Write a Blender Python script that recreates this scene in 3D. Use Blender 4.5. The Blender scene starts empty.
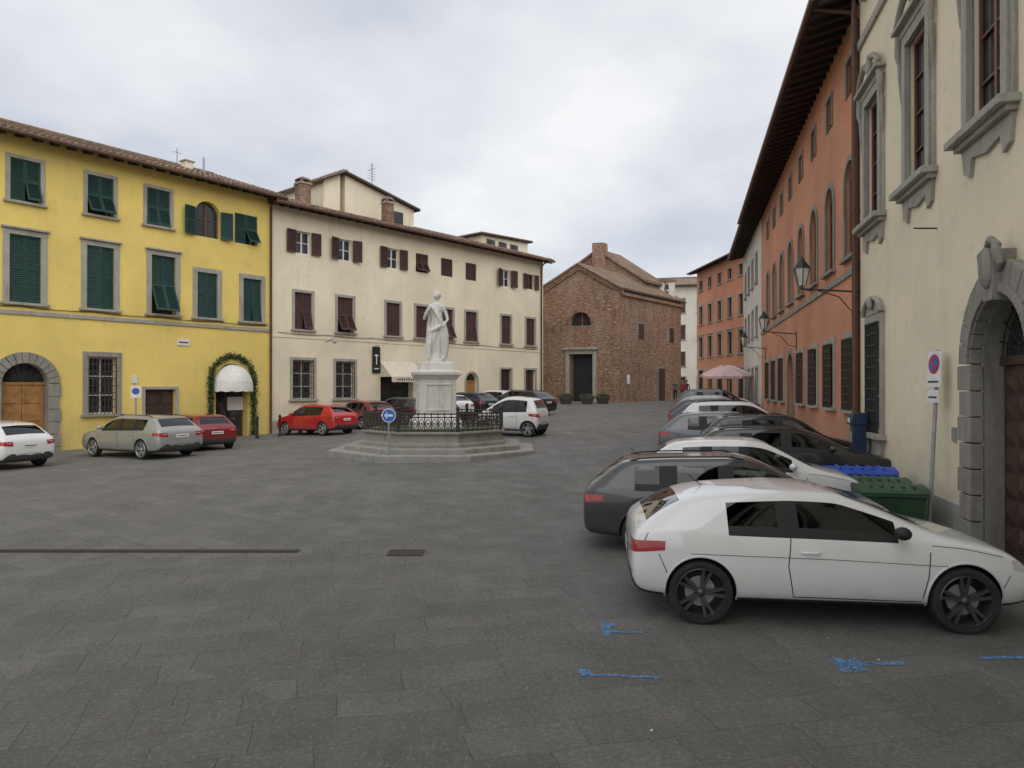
import bpy, bmesh, math, random
from mathutils import Vector, Matrix
from mathutils.bvhtree import BVHTree
R = random.Random(7)
scene = bpy.context.scene
COL = scene.collection

# ------------------------------------------------------------ terrain
def ss(a, b, x):
    t = min(max((x - a) / (b - a), 0), 1)
    return t * t * (3 - 2 * t)
def gz(x, y):
    return min(max((y - 12) / 42.0, 0), 1) * 1.2 * ss(-18, 2, x)

# ------------------------------------------------------------ materials
MATS = {}
def newmat(name):
    m = bpy.data.materials.new(name); m.use_nodes = True
    nt = m.node_tree
    b = nt.nodes['Principled BSDF']
    MATS[name] = m
    return m, nt, b
def N(nt, t, **k):
    n = nt.nodes.new(t)
    for a, v in k.items(): setattr(n, a, v)
    return n
def noise(nt, vec, scale, detail=5, rough=.6):
    n = N(nt, 'ShaderNodeTexNoise'); n.inputs['Scale'].default_value = scale
    n.inputs['Detail'].default_value = detail; n.inputs['Roughness'].default_value = rough
    nt.links.new(vec, n.inputs['Vector']); return n.outputs['Fac']
def maprange(nt, f, a, b, c, d):
    n = N(nt, 'ShaderNodeMapRange'); nt.links.new(f, n.inputs[0])
    for i, v in enumerate((a, b, c, d)): n.inputs[i + 1].default_value = v
    return n.outputs[0]
def mathn(nt, op, a, b):
    n = N(nt, 'ShaderNodeMath', operation=op)
    for i, v in enumerate((a, b)):
        if isinstance(v, (int, float)): n.inputs[i].default_value = v
        else: nt.links.new(v, n.inputs[i])
    return n.outputs[0]
def mixc(nt, f, a, b, mode='MIX'):
    n = N(nt, 'ShaderNodeMix', data_type='RGBA', blend_type=mode)
    if isinstance(f, (int, float)): n.inputs[0].default_value = f
    else: nt.links.new(f, n.inputs[0])
    for i, v in ((6, a), (7, b)):
        if isinstance(v, tuple): n.inputs[i].default_value = (v[0], v[1], v[2], 1)
        else: nt.links.new(v, n.inputs[i])
    return n.outputs[2]
def mapping(nt, vec, scale=(1, 1, 1), rot=(0, 0, 0), loc=(0, 0, 0)):
    n = N(nt, 'ShaderNodeMapping'); nt.links.new(vec, n.inputs[0])
    n.inputs['Scale'].default_value = scale; n.inputs['Rotation'].default_value = rot
    n.inputs['Location'].default_value = loc
    return n.outputs[0]
def bump(nt, b, h, strength=.3, dist=.02):
    n = N(nt, 'ShaderNodeBump'); n.inputs['Strength'].default_value = strength
    n.inputs['Distance'].default_value = dist
    nt.links.new(h, n.inputs['Height']); nt.links.new(n.outputs[0], b.inputs['Normal'])
def simple(name, col, rough=.7, var=.2, scale=3, bmp=0.0, metal=0, coat=0):
    m, nt, b = newmat(name)
    pos = N(nt, 'ShaderNodeNewGeometry').outputs['Position']
    f = noise(nt, pos, scale)
    lo = tuple(c * (1 - var) for c in col); hi = tuple(min(1, c * (1 + var)) for c in col)
    nt.links.new(mixc(nt, maprange(nt, f, .3, .7, 0, 1), lo, hi), b.inputs['Base Color'])
    b.inputs['Roughness'].default_value = rough; b.inputs['Metallic'].default_value = metal
    b.inputs['Coat Weight'].default_value = coat
    if bmp: bump(nt, b, noise(nt, pos, scale * 8), bmp, .01)
    return m
def stonemat(name, col, dark, light):
    m, nt, b = newmat(name)
    pos = N(nt, 'ShaderNodeNewGeometry').outputs['Position']
    f = noise(nt, pos, 2.2, 8, .7); g = noise(nt, mapping(nt, pos, (3, 3, .5)), 1.5, 6, .7); h = noise(nt, pos, 22, 4, .7)
    c = mixc(nt, maprange(nt, f, .35, .65, 0, 1), col, light)
    c = mixc(nt, maprange(nt, g, .5, .75, 0, .7), c, dark)
    c = mixc(nt, maprange(nt, h, .5, .7, 0, .35), c, dark)
    nt.links.new(c, b.inputs['Base Color']); b.inputs['Roughness'].default_value = .9
    bump(nt, b, mathn(nt, 'ADD', h, f), .5, .015)
def plaster(name, col, dirt=(.25, .22, .18), patch=.18, grime=.5, basez=.3, streak=.35):
    m, nt, b = newmat(name)
    pos = N(nt, 'ShaderNodeNewGeometry').outputs['Position']
    sep = N(nt, 'ShaderNodeSeparateXYZ'); nt.links.new(pos, sep.inputs[0])
    big = noise(nt, pos, .35, 8, .65)
    c = mixc(nt, maprange(nt, big, .35, .68, 0, 1), tuple(x * (1 - patch) for x in col), tuple(min(1, x * (1 + patch * .45)) for x in col))
    st = noise(nt, mapping(nt, pos, (1.8, 1.8, .16)), 1.3, 6, .7)
    c = mixc(nt, maprange(nt, st, .5, .78, 0, streak), c, tuple(col[i] * .5 + dirt[i] * .4 for i in range(3)))
    md = noise(nt, pos, 2.2, 6, .7)
    c = mixc(nt, maprange(nt, md, .56, .74, 0, .3), c, dirt)
    g = maprange(nt, sep.outputs[2], basez, basez + 2.0, 1, 0)
    g = mathn(nt, 'MULTIPLY', g, maprange(nt, md, .3, .62, .3, 1))
    c = mixc(nt, mathn(nt, 'MULTIPLY', g, grime), c, dirt)
    nt.links.new(c, b.inputs['Base Color']); b.inputs['Roughness'].default_value = .92
    bump(nt, b, noise(nt, pos, 14, 6, .7), .25, .015)
    return m
def brickmat(name, c1, c2, mortar, bw=.3, bh=.085, ms=.012, patch=(.44, .33, .23)):
    m, nt, b = newmat(name)
    tc = N(nt, 'ShaderNodeTexCoord').outputs['Object']
    sep = N(nt, 'ShaderNodeSeparateXYZ'); nt.links.new(tc, sep.inputs[0])
    cb = N(nt, 'ShaderNodeCombineXYZ')
    nt.links.new(mathn(nt, 'ADD', sep.outputs[0], sep.outputs[1]), cb.inputs[0]); nt.links.new(sep.outputs[2], cb.inputs[1])
    br = N(nt, 'ShaderNodeTexBrick'); nt.links.new(cb.outputs[0], br.inputs['Vector'])
    br.inputs['Scale'].default_value = 1; br.inputs['Brick Width'].default_value = bw; br.inputs['Row Height'].default_value = bh
    br.inputs['Mortar Size'].default_value = ms; br.inputs['Bias'].default_value = 0
    for k, v in (('Color1', c1), ('Color2', c2), ('Mortar', mortar)): br.inputs[k].default_value = (*v, 1)
    n1 = noise(nt, tc, .55, 10, .75)
    c = mixc(nt, maprange(nt, n1, .48, .58, 0, .7), br.outputs['Color'], patch)
    n3 = noise(nt, mapping(nt, tc, (2.2, 2.2, 6)), 1.6, 5, .8)
    c = mixc(nt, maprange(nt, n3, .38, .58, .8, 0), c, (.13, .055, .035))
    n4 = noise(nt, mapping(nt, tc, (1, 1, 3), loc=(5, 3, 1)), 2.4, 5, .8)
    c = mixc(nt, maprange(nt, n4, .54, .66, 0, .8), c, (.5, .4, .3))
    n2 = noise(nt, mapping(nt, tc, (1, 1, .3)), 1.3, 7, .7)
    c = mixc(nt, maprange(nt, n2, .52, .72, 0, .75), c, (.09, .06, .045))
    nt.links.new(c, b.inputs['Base Color']); b.inputs['Roughness'].default_value = .93
    bump(nt, b, mathn(nt, 'ADD', noise(nt, tc, 6, 6, .7), n3), .9, .08)
def paving():
    m, nt, b = newmat('paving')
    pos = N(nt, 'ShaderNodeNewGeometry').outputs['Position']
    def warped(src, s, amp):
        w = N(nt, 'ShaderNodeTexNoise'); w.inputs['Scale'].default_value = s; w.inputs['Detail'].default_value = 3
        nt.links.new(src, w.inputs['Vector'])
        sb = N(nt, 'ShaderNodeVectorMath', operation='SUBTRACT'); nt.links.new(w.outputs['Color'], sb.inputs[0]); sb.inputs[1].default_value = (.5, .5, .5)
        sc = N(nt, 'ShaderNodeVectorMath', operation='SCALE'); nt.links.new(sb.outputs[0], sc.inputs[0]); sc.inputs['Scale'].default_value = amp
        ad = N(nt, 'ShaderNodeVectorMath', operation='ADD'); nt.links.new(src, ad.inputs[0]); nt.links.new(sc.outputs[0], ad.inputs[1])
        return ad.outputs[0]
    wp = warped(warped(pos, .3, .45), 2.2, .08)
    def br(rot, w, h, ms, off, sq, fq, loc=(0, 0, 0)):
        v = mapping(nt, wp, rot=(0, 0, rot), loc=loc)
        n = N(nt, 'ShaderNodeTexBrick'); nt.links.new(v, n.inputs['Vector'])
        n.inputs['Scale'].default_value = 1; n.inputs['Brick Width'].default_value = w; n.inputs['Row Height'].default_value = h
        n.inputs['Mortar Size'].default_value = ms; n.inputs['Mortar Smooth'].default_value = .9; n.inputs['Bias'].default_value = -.1
        n.offset = off; n.squash = sq; n.squash_frequency = fq
        n.inputs['Color1'].default_value = (.160, .154, .143, 1); n.inputs['Color2'].default_value = (.245, .237, .22, 1)
        n.inputs['Mortar'].default_value = (.125, .12, .11, 1)
        return n
    A = br(math.radians(-14), .85, .40, .011, .37, 1.7, 3); B = br(math.radians(38), .75, .42, .011, .41, 1.5, 4); C = br(math.radians(-17), .6, .45, .012, .3, .6, 3, (.3, .1, 0))
    sep = N(nt, 'ShaderNodeSeparateXYZ'); nt.links.new(pos, sep.inputs[0])
    s = mathn(nt, 'ADD', sep.outputs[1], mathn(nt, 'MULTIPLY', sep.outputs[0], -.5))
    k = mathn(nt, 'GREATER_THAN', s, 12.2)
    k2 = mathn(nt, 'GREATER_THAN', noise(nt, mapping(nt, pos, loc=(3, 8, 0)), .14, 1, .3), .52)
    def blend(kk, x, y):
        c_ = mixc(nt, kk, x[0], y[0]); h_ = N(nt, 'ShaderNodeMix', data_type='FLOAT')
        nt.links.new(kk, h_.inputs[0]); nt.links.new(x[1], h_.inputs[2]); nt.links.new(y[1], h_.inputs[3]); return (c_, h_.outputs[0])
    o = lambda n: (n.outputs['Color'], n.outputs['Fac'])
    c, hf = blend(k, blend(k2, o(A), o(C)), o(B))
    big = noise(nt, pos, .16, 6, .6)
    c = mixc(nt, maprange(nt, big, .35, .7, 0, .5), c, (.29, .277, .255))
    med = noise(nt, pos, .9, 10, .78)
    c = mixc(nt, maprange(nt, med, .43, .66, 0, .65), c, (.12, .115, .107))
    stv = noise(nt, mapping(nt, pos, (1.6, .25, 1), rot=(0, 0, .5)), 1.2, 7, .7)
    c = mixc(nt, maprange(nt, stv, .5, .72, 0, .45), c, (.33, .315, .29))
    # rows of chisel marks, changing direction slab to slab
    spk = noise(nt, mapping(nt, pos, (1, 2.6, 1), rot=(0, 0, .25)), 21, 5, .85)
    c = mixc(nt, maprange(nt, spk, .42, .58, .0, .62), c, (.085, .082, .076))
    sp2 = noise(nt, mapping(nt, pos, (2.0, 1.0, 1), loc=(9, 4, 2)), 15, 6, .85)
    c = mixc(nt, maprange(nt, sp2, .54, .66, 0, .6), c, (.43, .415, .385))
    nt.links.new(c, b.inputs['Base Color'])
    nt.links.new(maprange(nt, med, .3, .7, .6, .85), b.inputs['Roughness'])
    h = mathn(nt, 'ADD', mathn(nt, 'MULTIPLY', hf, -1.0), mathn(nt, 'MULTIPLY', spk, -2.0))
    h = mathn(nt, 'ADD', h, sp2)
    bump(nt, b, h, .8, .016)
def tilemat():
    m, nt, b = newmat('roof_tile')
    pos = N(nt, 'ShaderNodeNewGeometry').outputs['Position']
    f = noise(nt, pos, 3.5, 3, .9)
    g = noise(nt, pos, .6, 6)
    c = mixc(nt, maprange(nt, f, .35, .65, 0, 1), (.17, .1, .07), (.35, .25, .18))
    c = mixc(nt, maprange(nt, g, .4, .7, 0, .8), c, (.14, .12, .095))
    nt.links.new(c, b.inputs['Base Color']); b.inputs['Roughness'].default_value = .9
def glassmat(name, col, rough=.06, spec=.5):
    m, nt, b = newmat(name)
    tc = N(nt, 'ShaderNodeTexCoord').outputs['Object']
    f = noise(nt, tc, 1.4, 3, .5)
    nt.links.new(mixc(nt, maprange(nt, f, .4, .65, 0, 1), col, tuple(x * 2.4 for x in col)), b.inputs['Base Color'])
    b.inputs['Roughness'].default_value = rough
    b.inputs['IOR'].default_value = 1.45; b.inputs['Specular IOR Level'].default_value = spec
    bump(nt, b, noise(nt, tc, 1.1, 1, .4), .06, .05)
def carglass(name):
    m, nt, b = newmat(name)
    nt.nodes.remove(b); out = nt.nodes['Material Output']
    tr = N(nt, 'ShaderNodeBsdfTransparent'); tr.inputs[0].default_value = (.42, .46, .44, 1)
    gl = N(nt, 'ShaderNodeBsdfGlossy'); gl.inputs['Roughness'].default_value = .02; gl.inputs[0].default_value = (.95, .97, 1, 1)
    fr = N(nt, 'ShaderNodeFresnel'); fr.inputs[0].default_value = 1.5
    mx = N(nt, 'ShaderNodeMixShader'); nt.links.new(mathn(nt, 'MULTIPLY', fr.outputs[0], 1.3), mx.inputs[0])
    nt.links.new(tr.outputs[0], mx.inputs[1]); nt.links.new(gl.outputs[0], mx.inputs[2]); nt.links.new(mx.outputs[0], out.inputs[0])
def paint(name, col, metal=0.0, rough=.35):
    m, nt, b = newmat(name)
    tc = N(nt, 'ShaderNodeTexCoord').outputs['Object']
    sep = N(nt, 'ShaderNodeSeparateXYZ'); nt.links.new(tc, sep.inputs[0])
    f = noise(nt, tc, 2.5, 8, .7)
    low = mathn(nt, 'MULTIPLY', maprange(nt, sep.outputs[2], .15, .6, 1, 0), maprange(nt, f, .3, .7, .1, .5))
    c = mixc(nt, low, col, (.2, .19, .17))
    # the inner side of the shell is dark trim
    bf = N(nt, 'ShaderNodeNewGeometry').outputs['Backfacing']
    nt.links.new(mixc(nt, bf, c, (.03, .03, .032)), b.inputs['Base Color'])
    b.inputs['Metallic'].default_value = metal; b.inputs['Roughness'].default_value = rough
    b.inputs['Coat Weight'].default_value = 1.0; b.inputs['Coat Roughness'].default_value = .03

paving(); tilemat()
plaster('plaster_yellow', (.86, .66, .19), dirt=(.45, .36, .17), patch=.12, grime=.5, streak=.35)
plaster('plaster_cream', (.84, .76, .57), dirt=(.46, .41, .32), patch=.13, grime=.65, basez=.4, streak=.45)
plaster('plaster_beige', (.86, .76, .56), dirt=(.42, .37, .3), patch=.09, grime=.5, streak=.3)
plaster('plaster_terracotta', (.64, .29, .165), dirt=(.42, .29, .21), patch=.22, grime=.5, streak=.5)
plaster('plaster_orange', (.64, .28, .155), dirt=(.3, .2, .15), patch=.15, grime=.3, basez=1.2)
plaster('plaster_white', (.74, .70, .62), dirt=(.36, .33, .28), patch=.15, grime=.4)
brickmat('church_brick', (.33, .15, .085), (.44, .25, .155), (.38, .3, .22))
brickmat('chimney_brick', (.3, .13, .08), (.36, .18, .11), (.3, .25, .2))
stonemat('stone_grey', (.35, .33, .28), (.17, .16, .13), (.44, .42, .36))
stonemat('stone_dark', (.26, .24, .205), (.12, .11, .09), (.33, .31, .27))
stonemat('stone_step', (.28, .27, .24), (.14, .135, .12), (.35, .34, .31))
stonemat('marble', (.66, .64, .59), (.36, .34, .3), (.74, .72, .68))
simple('shutter_green', (.012, .055, .045), .6, .25, 4)
simple('shutter_brown', (.075, .03, .026), .6, .25, 4)
simple('wood_door', (.38, .19, .06), .55, .3, 4)
simple('wood_dark', (.06, .035, .024), .5, .3, 6, .2)
simple('wood_window', (.16, .07, .042), .5, .2, 6)
simple('wood_soffit', (.05, .036, .028), .85, .3, 4)
simple('iron', (.025, .025, .025), .55, .3, 9)
simple('iron_rust', (.06, .045, .037), .7, .3, 9)
simple('pipe_brown', (.12, .06, .04), .45, .2, 3)
simple('awning_white', (.74, .74, .7), .8, .1, 3)
simple('awning_cream', (.66, .6, .48), .8, .1, 3)
simple('umbrella_pink', (.66, .46, .44), .8, .1, 3)
simple('leaf', (.045, .085, .03), .7, .5, 9)
simple('bin_green', (.035, .085, .04), .5, .25, 3)
simple('bin_blue', (.02, .07, .4), .45, .15, 3)
simple('meter_blue', (.012, .03, .08), .4, .15, 3)
simple('sign_white', (.75, .75, .74), .5, .08, 5)
simple('sign_red', (.55, .03, .03), .5, .1, 5)
simple('sign_blue', (.02, .13, .5), .5, .1, 5)
simple('chalk_blue', (.13, .30, .55), .9, .5, 14)
simple('galvanised', (.35, .36, .37), .45, .15, 5, 0, .4)
simple('terracotta_pot', (.1, .08, .07), .85, .2, 4)
simple('tyre', (.025, .025, .025), .9, .3, 6)
simple('rim_silver', (.45, .46, .47), .35, .1, 5, 0, .6)
simple('rim_dark', (.09, .09, .095), .3, .1, 5, 0, .5)
simple('car_black', (.012, .012, .012), .6, .1, 5)
simple('seat_cloth', (.07, .068, .065), .9, .2, 9)
simple('plastic_grey', (.05, .05, .052), .7, .1, 5)
simple('tail_red', (.38, .012, .012), .15, .1, 5, 0, 0, 1)
simple('lamp_clear', (.5, .52, .54), .12, .15, 9, 0, .3, 1)
simple('skin', (.5, .3, .22), .6, .05, 5)
simple('hair', (.04, .025, .015), .7, .1, 5)
simple('cloth_a', (.4, .05, .08), .9, .1, 5)
simple('cloth_b', (.03, .035, .05), .9, .1, 5)
simple('cloth_c', (.1, .11, .14), .9, .1, 5)
glassmat('window_glass', (.022, .024, .026), .06)
carglass('car_glass')
glassmat('lamp_glass', (.3, .3, .27), .2)
paint('paint_white', (.76, .76, .75)); paint('paint_charcoal', (.04, .041, .042), .3); paint('paint_black', (.012, .013, .015), .2)
paint('paint_silver', (.36, .36, .34), .25); paint('paint_red', (.48, .015, .02)); paint('paint_maroon', (.22, .012, .022), .1)
paint('paint_grey', (.11, .12, .13), .3); paint('paint_navy', (.02, .03, .05), .3)

# ------------------------------------------------------------ mesh builder
class MB:
    def __init__(s): s.v = []; s.f = []; s.m = []
    def add(s, vs, fs, m):
        b = len(s.v); s.v += [tuple(p) for p in vs]
        for f in fs: s.f.append([b + i for i in f]); s.m.append(m)
    def quad(s, a, b, c, d, m): s.add([a, b, c, d], [(0, 1, 2, 3)], m)
    def box(s, x0, x1, y0, y1, z0, z1, m):
        s.hexa([(x0, y0, z0), (x1, y0, z0), (x1, y1, z0), (x0, y1, z0), (x0, y0, z1), (x1, y0, z1), (x1, y1, z1), (x0, y1, z1)], m)
    def hexa(s, v, m):
        s.add(v, [(0, 3, 2, 1), (4, 5, 6, 7), (0, 1, 5, 4), (1, 2, 6, 5), (2, 3, 7, 6), (3, 0, 4, 7)], m)
    def prism(s, poly, y0, y1, m):
        n = len(poly)
        vs = [(x, y0, z) for x, z in poly] + [(x, y1, z) for x, z in poly]
        fs = [tuple(range(n)), tuple(range(2 * n - 1, n - 1, -1))]
        fs += [(i, i + n, (i + 1) % n + n, (i + 1) % n) for i in range(n)]
        s.add(vs, fs, m)
    def tube(s, pts, rad, n, m, caps=True):
        pts = [Vector(p) for p in pts]
        if not hasattr(rad, '__len__'): rad = [rad] * len(pts)
        vs = []; prev = None
        for i, p in enumerate(pts):
            t = (pts[min(i + 1, len(pts) - 1)] - pts[max(i - 1, 0)]).normalized()
            if prev is None:
                ref = Vector((0, 0, 1)) if abs(t.z) < .9 else Vector((1, 0, 0))
                a = t.cross(ref).normalized()
            else: a = (prev - t * prev.dot(t)).normalized()
            prev = a; b = t.cross(a)
            r = rad[i]; ra, rb = (r if hasattr(r, '__len__') else (r, r))
            for k in range(n):
                th = 2 * math.pi * k / n
                vs.append(p + a * (ra * math.cos(th)) + b * (rb * math.sin(th)))
        fs = []
        for i in range(len(pts) - 1):
            for k in range(n):
                fs.append((i * n + k, i * n + (k + 1) % n, (i + 1) * n + (k + 1) % n, (i + 1) * n + k))
        if caps:
            fs.append(tuple(range(n - 1, -1, -1))); L = (len(pts) - 1) * n; fs.append(tuple(range(L, L + n)))
        s.add(vs, fs, m)
    def lathe(s, prof, n, m, c=(0, 0, 0), rot=0, sq=(1, 1)):
        vs = []; fs = []
        for r, z in prof:
            for k in range(n):
                th = 2 * math.pi * k / n + rot
                vs.append((c[0] + r * math.cos(th) * sq[0], c[1] + r * math.sin(th) * sq[1], c[2] + z))
        for i in range(len(prof) - 1):
            for k in range(n): fs.append((i * n + k, i * n + (k + 1) % n, (i + 1) * n + (k + 1) % n, (i + 1) * n + k))
        fs.append(tuple(range(n - 1, -1, -1))); L = (len(prof) - 1) * n; fs.append(tuple(range(L, L + n)))
        s.add(vs, fs, m)
    def ell(s, c, r, m, n=12):
        prof = [(math.sin(math.pi * i / n) + 1e-4, -math.cos(math.pi * i / n)) for i in range(n + 1)]
        vs = []; fs = []
        for a, z in prof:
            for k in range(n * 2):
                th = math.pi * k / n
                vs.append((c[0] + a * math.cos(th) * r[0], c[1] + a * math.sin(th) * r[1], c[2] + z * r[2]))
        q = 2 * n
        for i in range(n):
            for k in range(q): fs.append((i * q + k, i * q + (k + 1) % q, (i + 1) * q + (k + 1) % q, (i + 1) * q + k))
        s.add(vs, fs, m)
    def mesh(s, name, slots=None):
        me = bpy.data.meshes.new(name); me.from_pydata(s.v, [], s.f)
        slots = slots or sorted(set(s.m))
        for k in slots: me.materials.append(MATS[k])
        idx = {k: i for i, k in enumerate(slots)}
        me.polygons.foreach_set('material_index', [idx[k] for k in s.m])
        me.update(); return me
    def obj(s, name, parent=None, smooth=False, bevel=0, loc=(0, 0, 0), rz=0):
        if not s.f: return None
        me = s.mesh(name)
        o = bpy.data.objects.new(name, me); COL.objects.link(o)
        o.parent = parent; o.location = loc; o.rotation_euler = (0, 0, rz)
        if smooth:
            for p in me.polygons: p.use_smooth = True
            try: me.set_sharp_from_angle(angle=math.radians(40))
            except Exception: pass
        if bevel:
            b = o.modifiers.new('bevel', 'BEVEL'); b.width = bevel; b.segments = 2; b.limit_method = 'ANGLE'
        return o
def root(name, loc, rz=0, sc=1):
    e = bpy.data.objects.new(name, None); COL.objects.link(e); e.location = loc; e.rotation_euler = (0, 0, rz)
    e.scale = (sc, sc, sc); e.empty_display_size = .3
    return e

# ------------------------------------------------------------ facade kit
def wall(mb, L, z0, H, ops, m, dep=.22):
    us = sorted(set([0, L] + [o['u'] - o['w'] / 2 for o in ops] + [o['u'] + o['w'] / 2 for o in ops]))
    zs = sorted(set([z0, H] + [o['z0'] for o in ops] + [o['z1'] for o in ops]))
    for i in range(len(us) - 1):
        for j in range(len(zs) - 1):
            a, b, c, d = us[i], us[i + 1], zs[j], zs[j + 1]
            mu, mz = (a + b) / 2, (c + d) / 2
            if b - a < 1e-5 or d - c < 1e-5: continue
            if any(abs(mu - o['u']) < o['w'] / 2 and o['z0'] < mz < o['z1'] for o in ops): continue
            mb.quad((a, 0, c), (b, 0, c), (b, 0, d), (a, 0, d), m)
    for o in ops:
        a, b, c, d = o['u'] - o['w'] / 2, o['u'] + o['w'] / 2, o['z0'], o['z1']
        rm = o.get('rev', m); dd = o.get('dep', dep)
        if o.get('arch'):
            r = o['w'] / 2; sp = d - r; n = 14
            arc = [(o['u'] - r * math.cos(math.pi * k / n), sp + r * math.sin(math.pi * k / n)) for k in range(n + 1)]
            for k in range(n):
                p, q = arc[k], arc[k + 1]
                if k < n // 2: mb.add([(a, 0, d), (p[0], 0, p[1]), (q[0], 0, q[1])], [(0, 1, 2)], m)
                else: mb.add([(b, 0, d), (p[0], 0, p[1]), (q[0], 0, q[1])], [(0, 1, 2)], m)
                mb.quad((p[0], 0, p[1]), (q[0], 0, q[1]), (q[0], dd, q[1]), (p[0], dd, p[1]), rm)
            d2 = sp
        else:
            d2 = d; mb.quad((a, 0, d), (b, 0, d), (b, dd, d), (a, dd, d), rm)
        mb.quad((a, 0, c), (a, 0, d2), (a, dd, d2), (a, dd, c), rm)
        mb.quad((b, 0, c), (b, 0, d2), (b, dd, d2), (b, dd, c), rm)
        mb.quad((a, 0, c), (b, 0, c), (b, dd, c), (a, dd, c), rm)
def louver(mb, u0, u1, z0, z1, y, m, T=None):
    t = MB(); f = .055
    t.box(u0, u0 + f, y - .02, y + .02, z0, z1, m); t.box(u1 - f, u1, y - .02, y + .02, z0, z1, m)
    t.box(u0 + f, u1 - f, y - .019, y + .019, z0, z0 + f * 1.4, m); t.box(u0 + f, u1 - f, y - .019, y + .019, z1 - f, z1, m)
    if z1 - z0 > 1.2:
        zm = (z0 + z1) / 2; t.box(u0 + f, u1 - f, y - .019, y + .019, zm - .03, zm + .03, m)
    n = int((z1 - z0) / .075)
    for i in range(n):
        z = z0 + (i + .5) * (z1 - z0) / n
        t.quad((u0 + f, y - .016, z - .03), (u1 - f, y - .016, z - .03), (u1 - f, y + .012, z + .03), (u0 + f, y + .012, z + .03), m)
    t.quad((u0 + f, y + .014, z0), (u1 - f, y + .014, z0), (u1 - f, y + .014, z1), (u0 + f, y + .014, z1), 'car_black')
    vs = t.v
    if T: vs = [T(Vector(v)) for v in vs]
    b = len(mb.v); mb.v += [tuple(v) for v in vs]
    for q, k in zip(t.f, t.m): mb.f.append([b + i for i in q]); mb.m.append(k)
def hinge_z(px, py, ang):
    c, s = math.cos(ang), math.sin(ang)
    return lambda v: (px + (v.x - px) * c - (v.y - py) * s, py + (v.x - px) * s + (v.y - py) * c, v.z)
def hinge_x(py, pz, ang):
    c, s = math.cos(ang), math.sin(ang)
    return lambda v: (v.x, py + (v.y - py) * c - (v.z - pz) * s, pz + (v.y - py) * s + (v.z - pz) * c)
def sash(mb, a, b, c, d, y, m, nz=2, nu=2):
    mb.quad((a, y + .03, c), (b, y + .03, c), (b, y + .03, d), (a, y + .03, d), 'window_glass')
    f = .06
    mb.box(a, a + f, y - .02, y + .02, c, d, m); mb.box(b - f, b, y - .02, y + .02, c, d, m)
    mb.box(a + f, b - f, y - .019, y + .019, c, c + f, m); mb.box(a + f, b - f, y - .019, y + .019, d - f, d, m)
    for i in range(1, nu):
        u = a + (b - a) * i / nu; mb.box(u - .035, u + .035, y - .021, y + .018, c + f, d - f, m)
    for i in range(1, nz + 1):
        z = c + (d - c) * i / (nz + 1); mb.box(a + f, b - f, y - .012, y + .016, z - .018, z + .018, m)
def grille(mb, a, b, c, d, y, m='iron', step=.13, hz=.25):
    n = max(2, int((b - a) / step))
    for i in range(n + 1):
        u = a + (b - a) * i / n; mb.box(u - .012, u + .012, y - .012, y + .012, c, d, m)
    n = max(2, int((d - c) / hz))
    for i in range(n + 1):
        z = c + (d - c) * i / n; mb.box(a - .012, b + .012, y - .02, y - .008, z - .015, z + .015, m)
def arch_ring(mb, uc, zs, r0, r1, y0, y1, n, m, gap=.012):
    for k in range(n):
        t0 = math.pi * k / n + gap / r1; t1 = math.pi * (k + 1) / n - gap / r1
        tm = (t0 + t1) / 2
        poly = [(uc + r * math.cos(t), zs + r * math.sin(t)) for r, t in ((r0, t0), (r1, t0), (r1, tm), (r1, t1), (r0, t1), (r0, tm))]
        mb.prism(poly, y0, y1, m)
def surround(mb, o, w=.17, pr=.05, m='stone_grey', sill=True, cap=False):
    a, b, c, d = o['u'] - o['w'] / 2, o['u'] + o['w'] / 2, o['z0'], o['z1']
    if o.get('arch'):
        r = o['w'] / 2; sp = d - r
        mb.box(a - w, a, -pr, .03, c, sp, m); mb.box(b, b + w, -pr, .03, c, sp, m)
        arch_ring(mb, o['u'], sp, r, r + w, -pr, .03, 11, m, .004)
    else:
        mb.box(a - w, a, -pr, .03, c, d, m); mb.box(b, b + w, -pr, .03, c, d, m)
        mb.box(a - w, b + w, -pr - .003, .03, d, d + w, m)
        if cap: mb.box(a - w - .06, b + w + .06, -pr - .1, .02, d + w, d + w + .07, m)
    if sill: mb.box(a - w - .07, b + w + .07, -pr - .09, .05, c - .09, c, m)
def tiled_slope(mb, x0, x1, y0, z0, y1, z1, rng):
    ln = math.hypot(y1 - y0, z1 - z0); dy, dz = (y1 - y0) / ln, (z1 - z0) / ln
    ny, nz = -dz, dy
    n = int((x1 - x0) / .235); seg = .42; ns = max(1, int(ln / seg))
    mb.quad((x0, y0, z0), (x1, y0, z0), (x1, y1, z1), (x0, y1, z1), 'roof_tile')
    for i in range(n):
        xc = x0 + (i + .5) * (x1 - x0) / n
        for j in range(ns):
            a = j * ln / ns - (.04 + rng.uniform(-.03, .03) if j == 0 else 0); b = (j + 1) * ln / ns + .04
            r = .088 + rng.uniform(-.008, .008); ox = rng.uniform(-.016, .016); hh0 = rng.uniform(-.012, .015)
            pts = []
            for s, h, rr in ((a, .045 + hh0, r), (b, .01, r * .82)):
                for k in range(5):
                    th = math.pi * k / 4
                    X = xc + ox + rr * 1.05 * math.cos(th); hh = h + rr * .85 * math.sin(th)
                    pts.append((X, y0 + dy * s + ny * hh, z0 + dz * s + nz * hh))
            mb.add(pts, [(k, k + 1, k + 6, k + 5) for k in range(4)] + [(0, 4, 3, 2, 1)], 'roof_tile')
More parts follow.
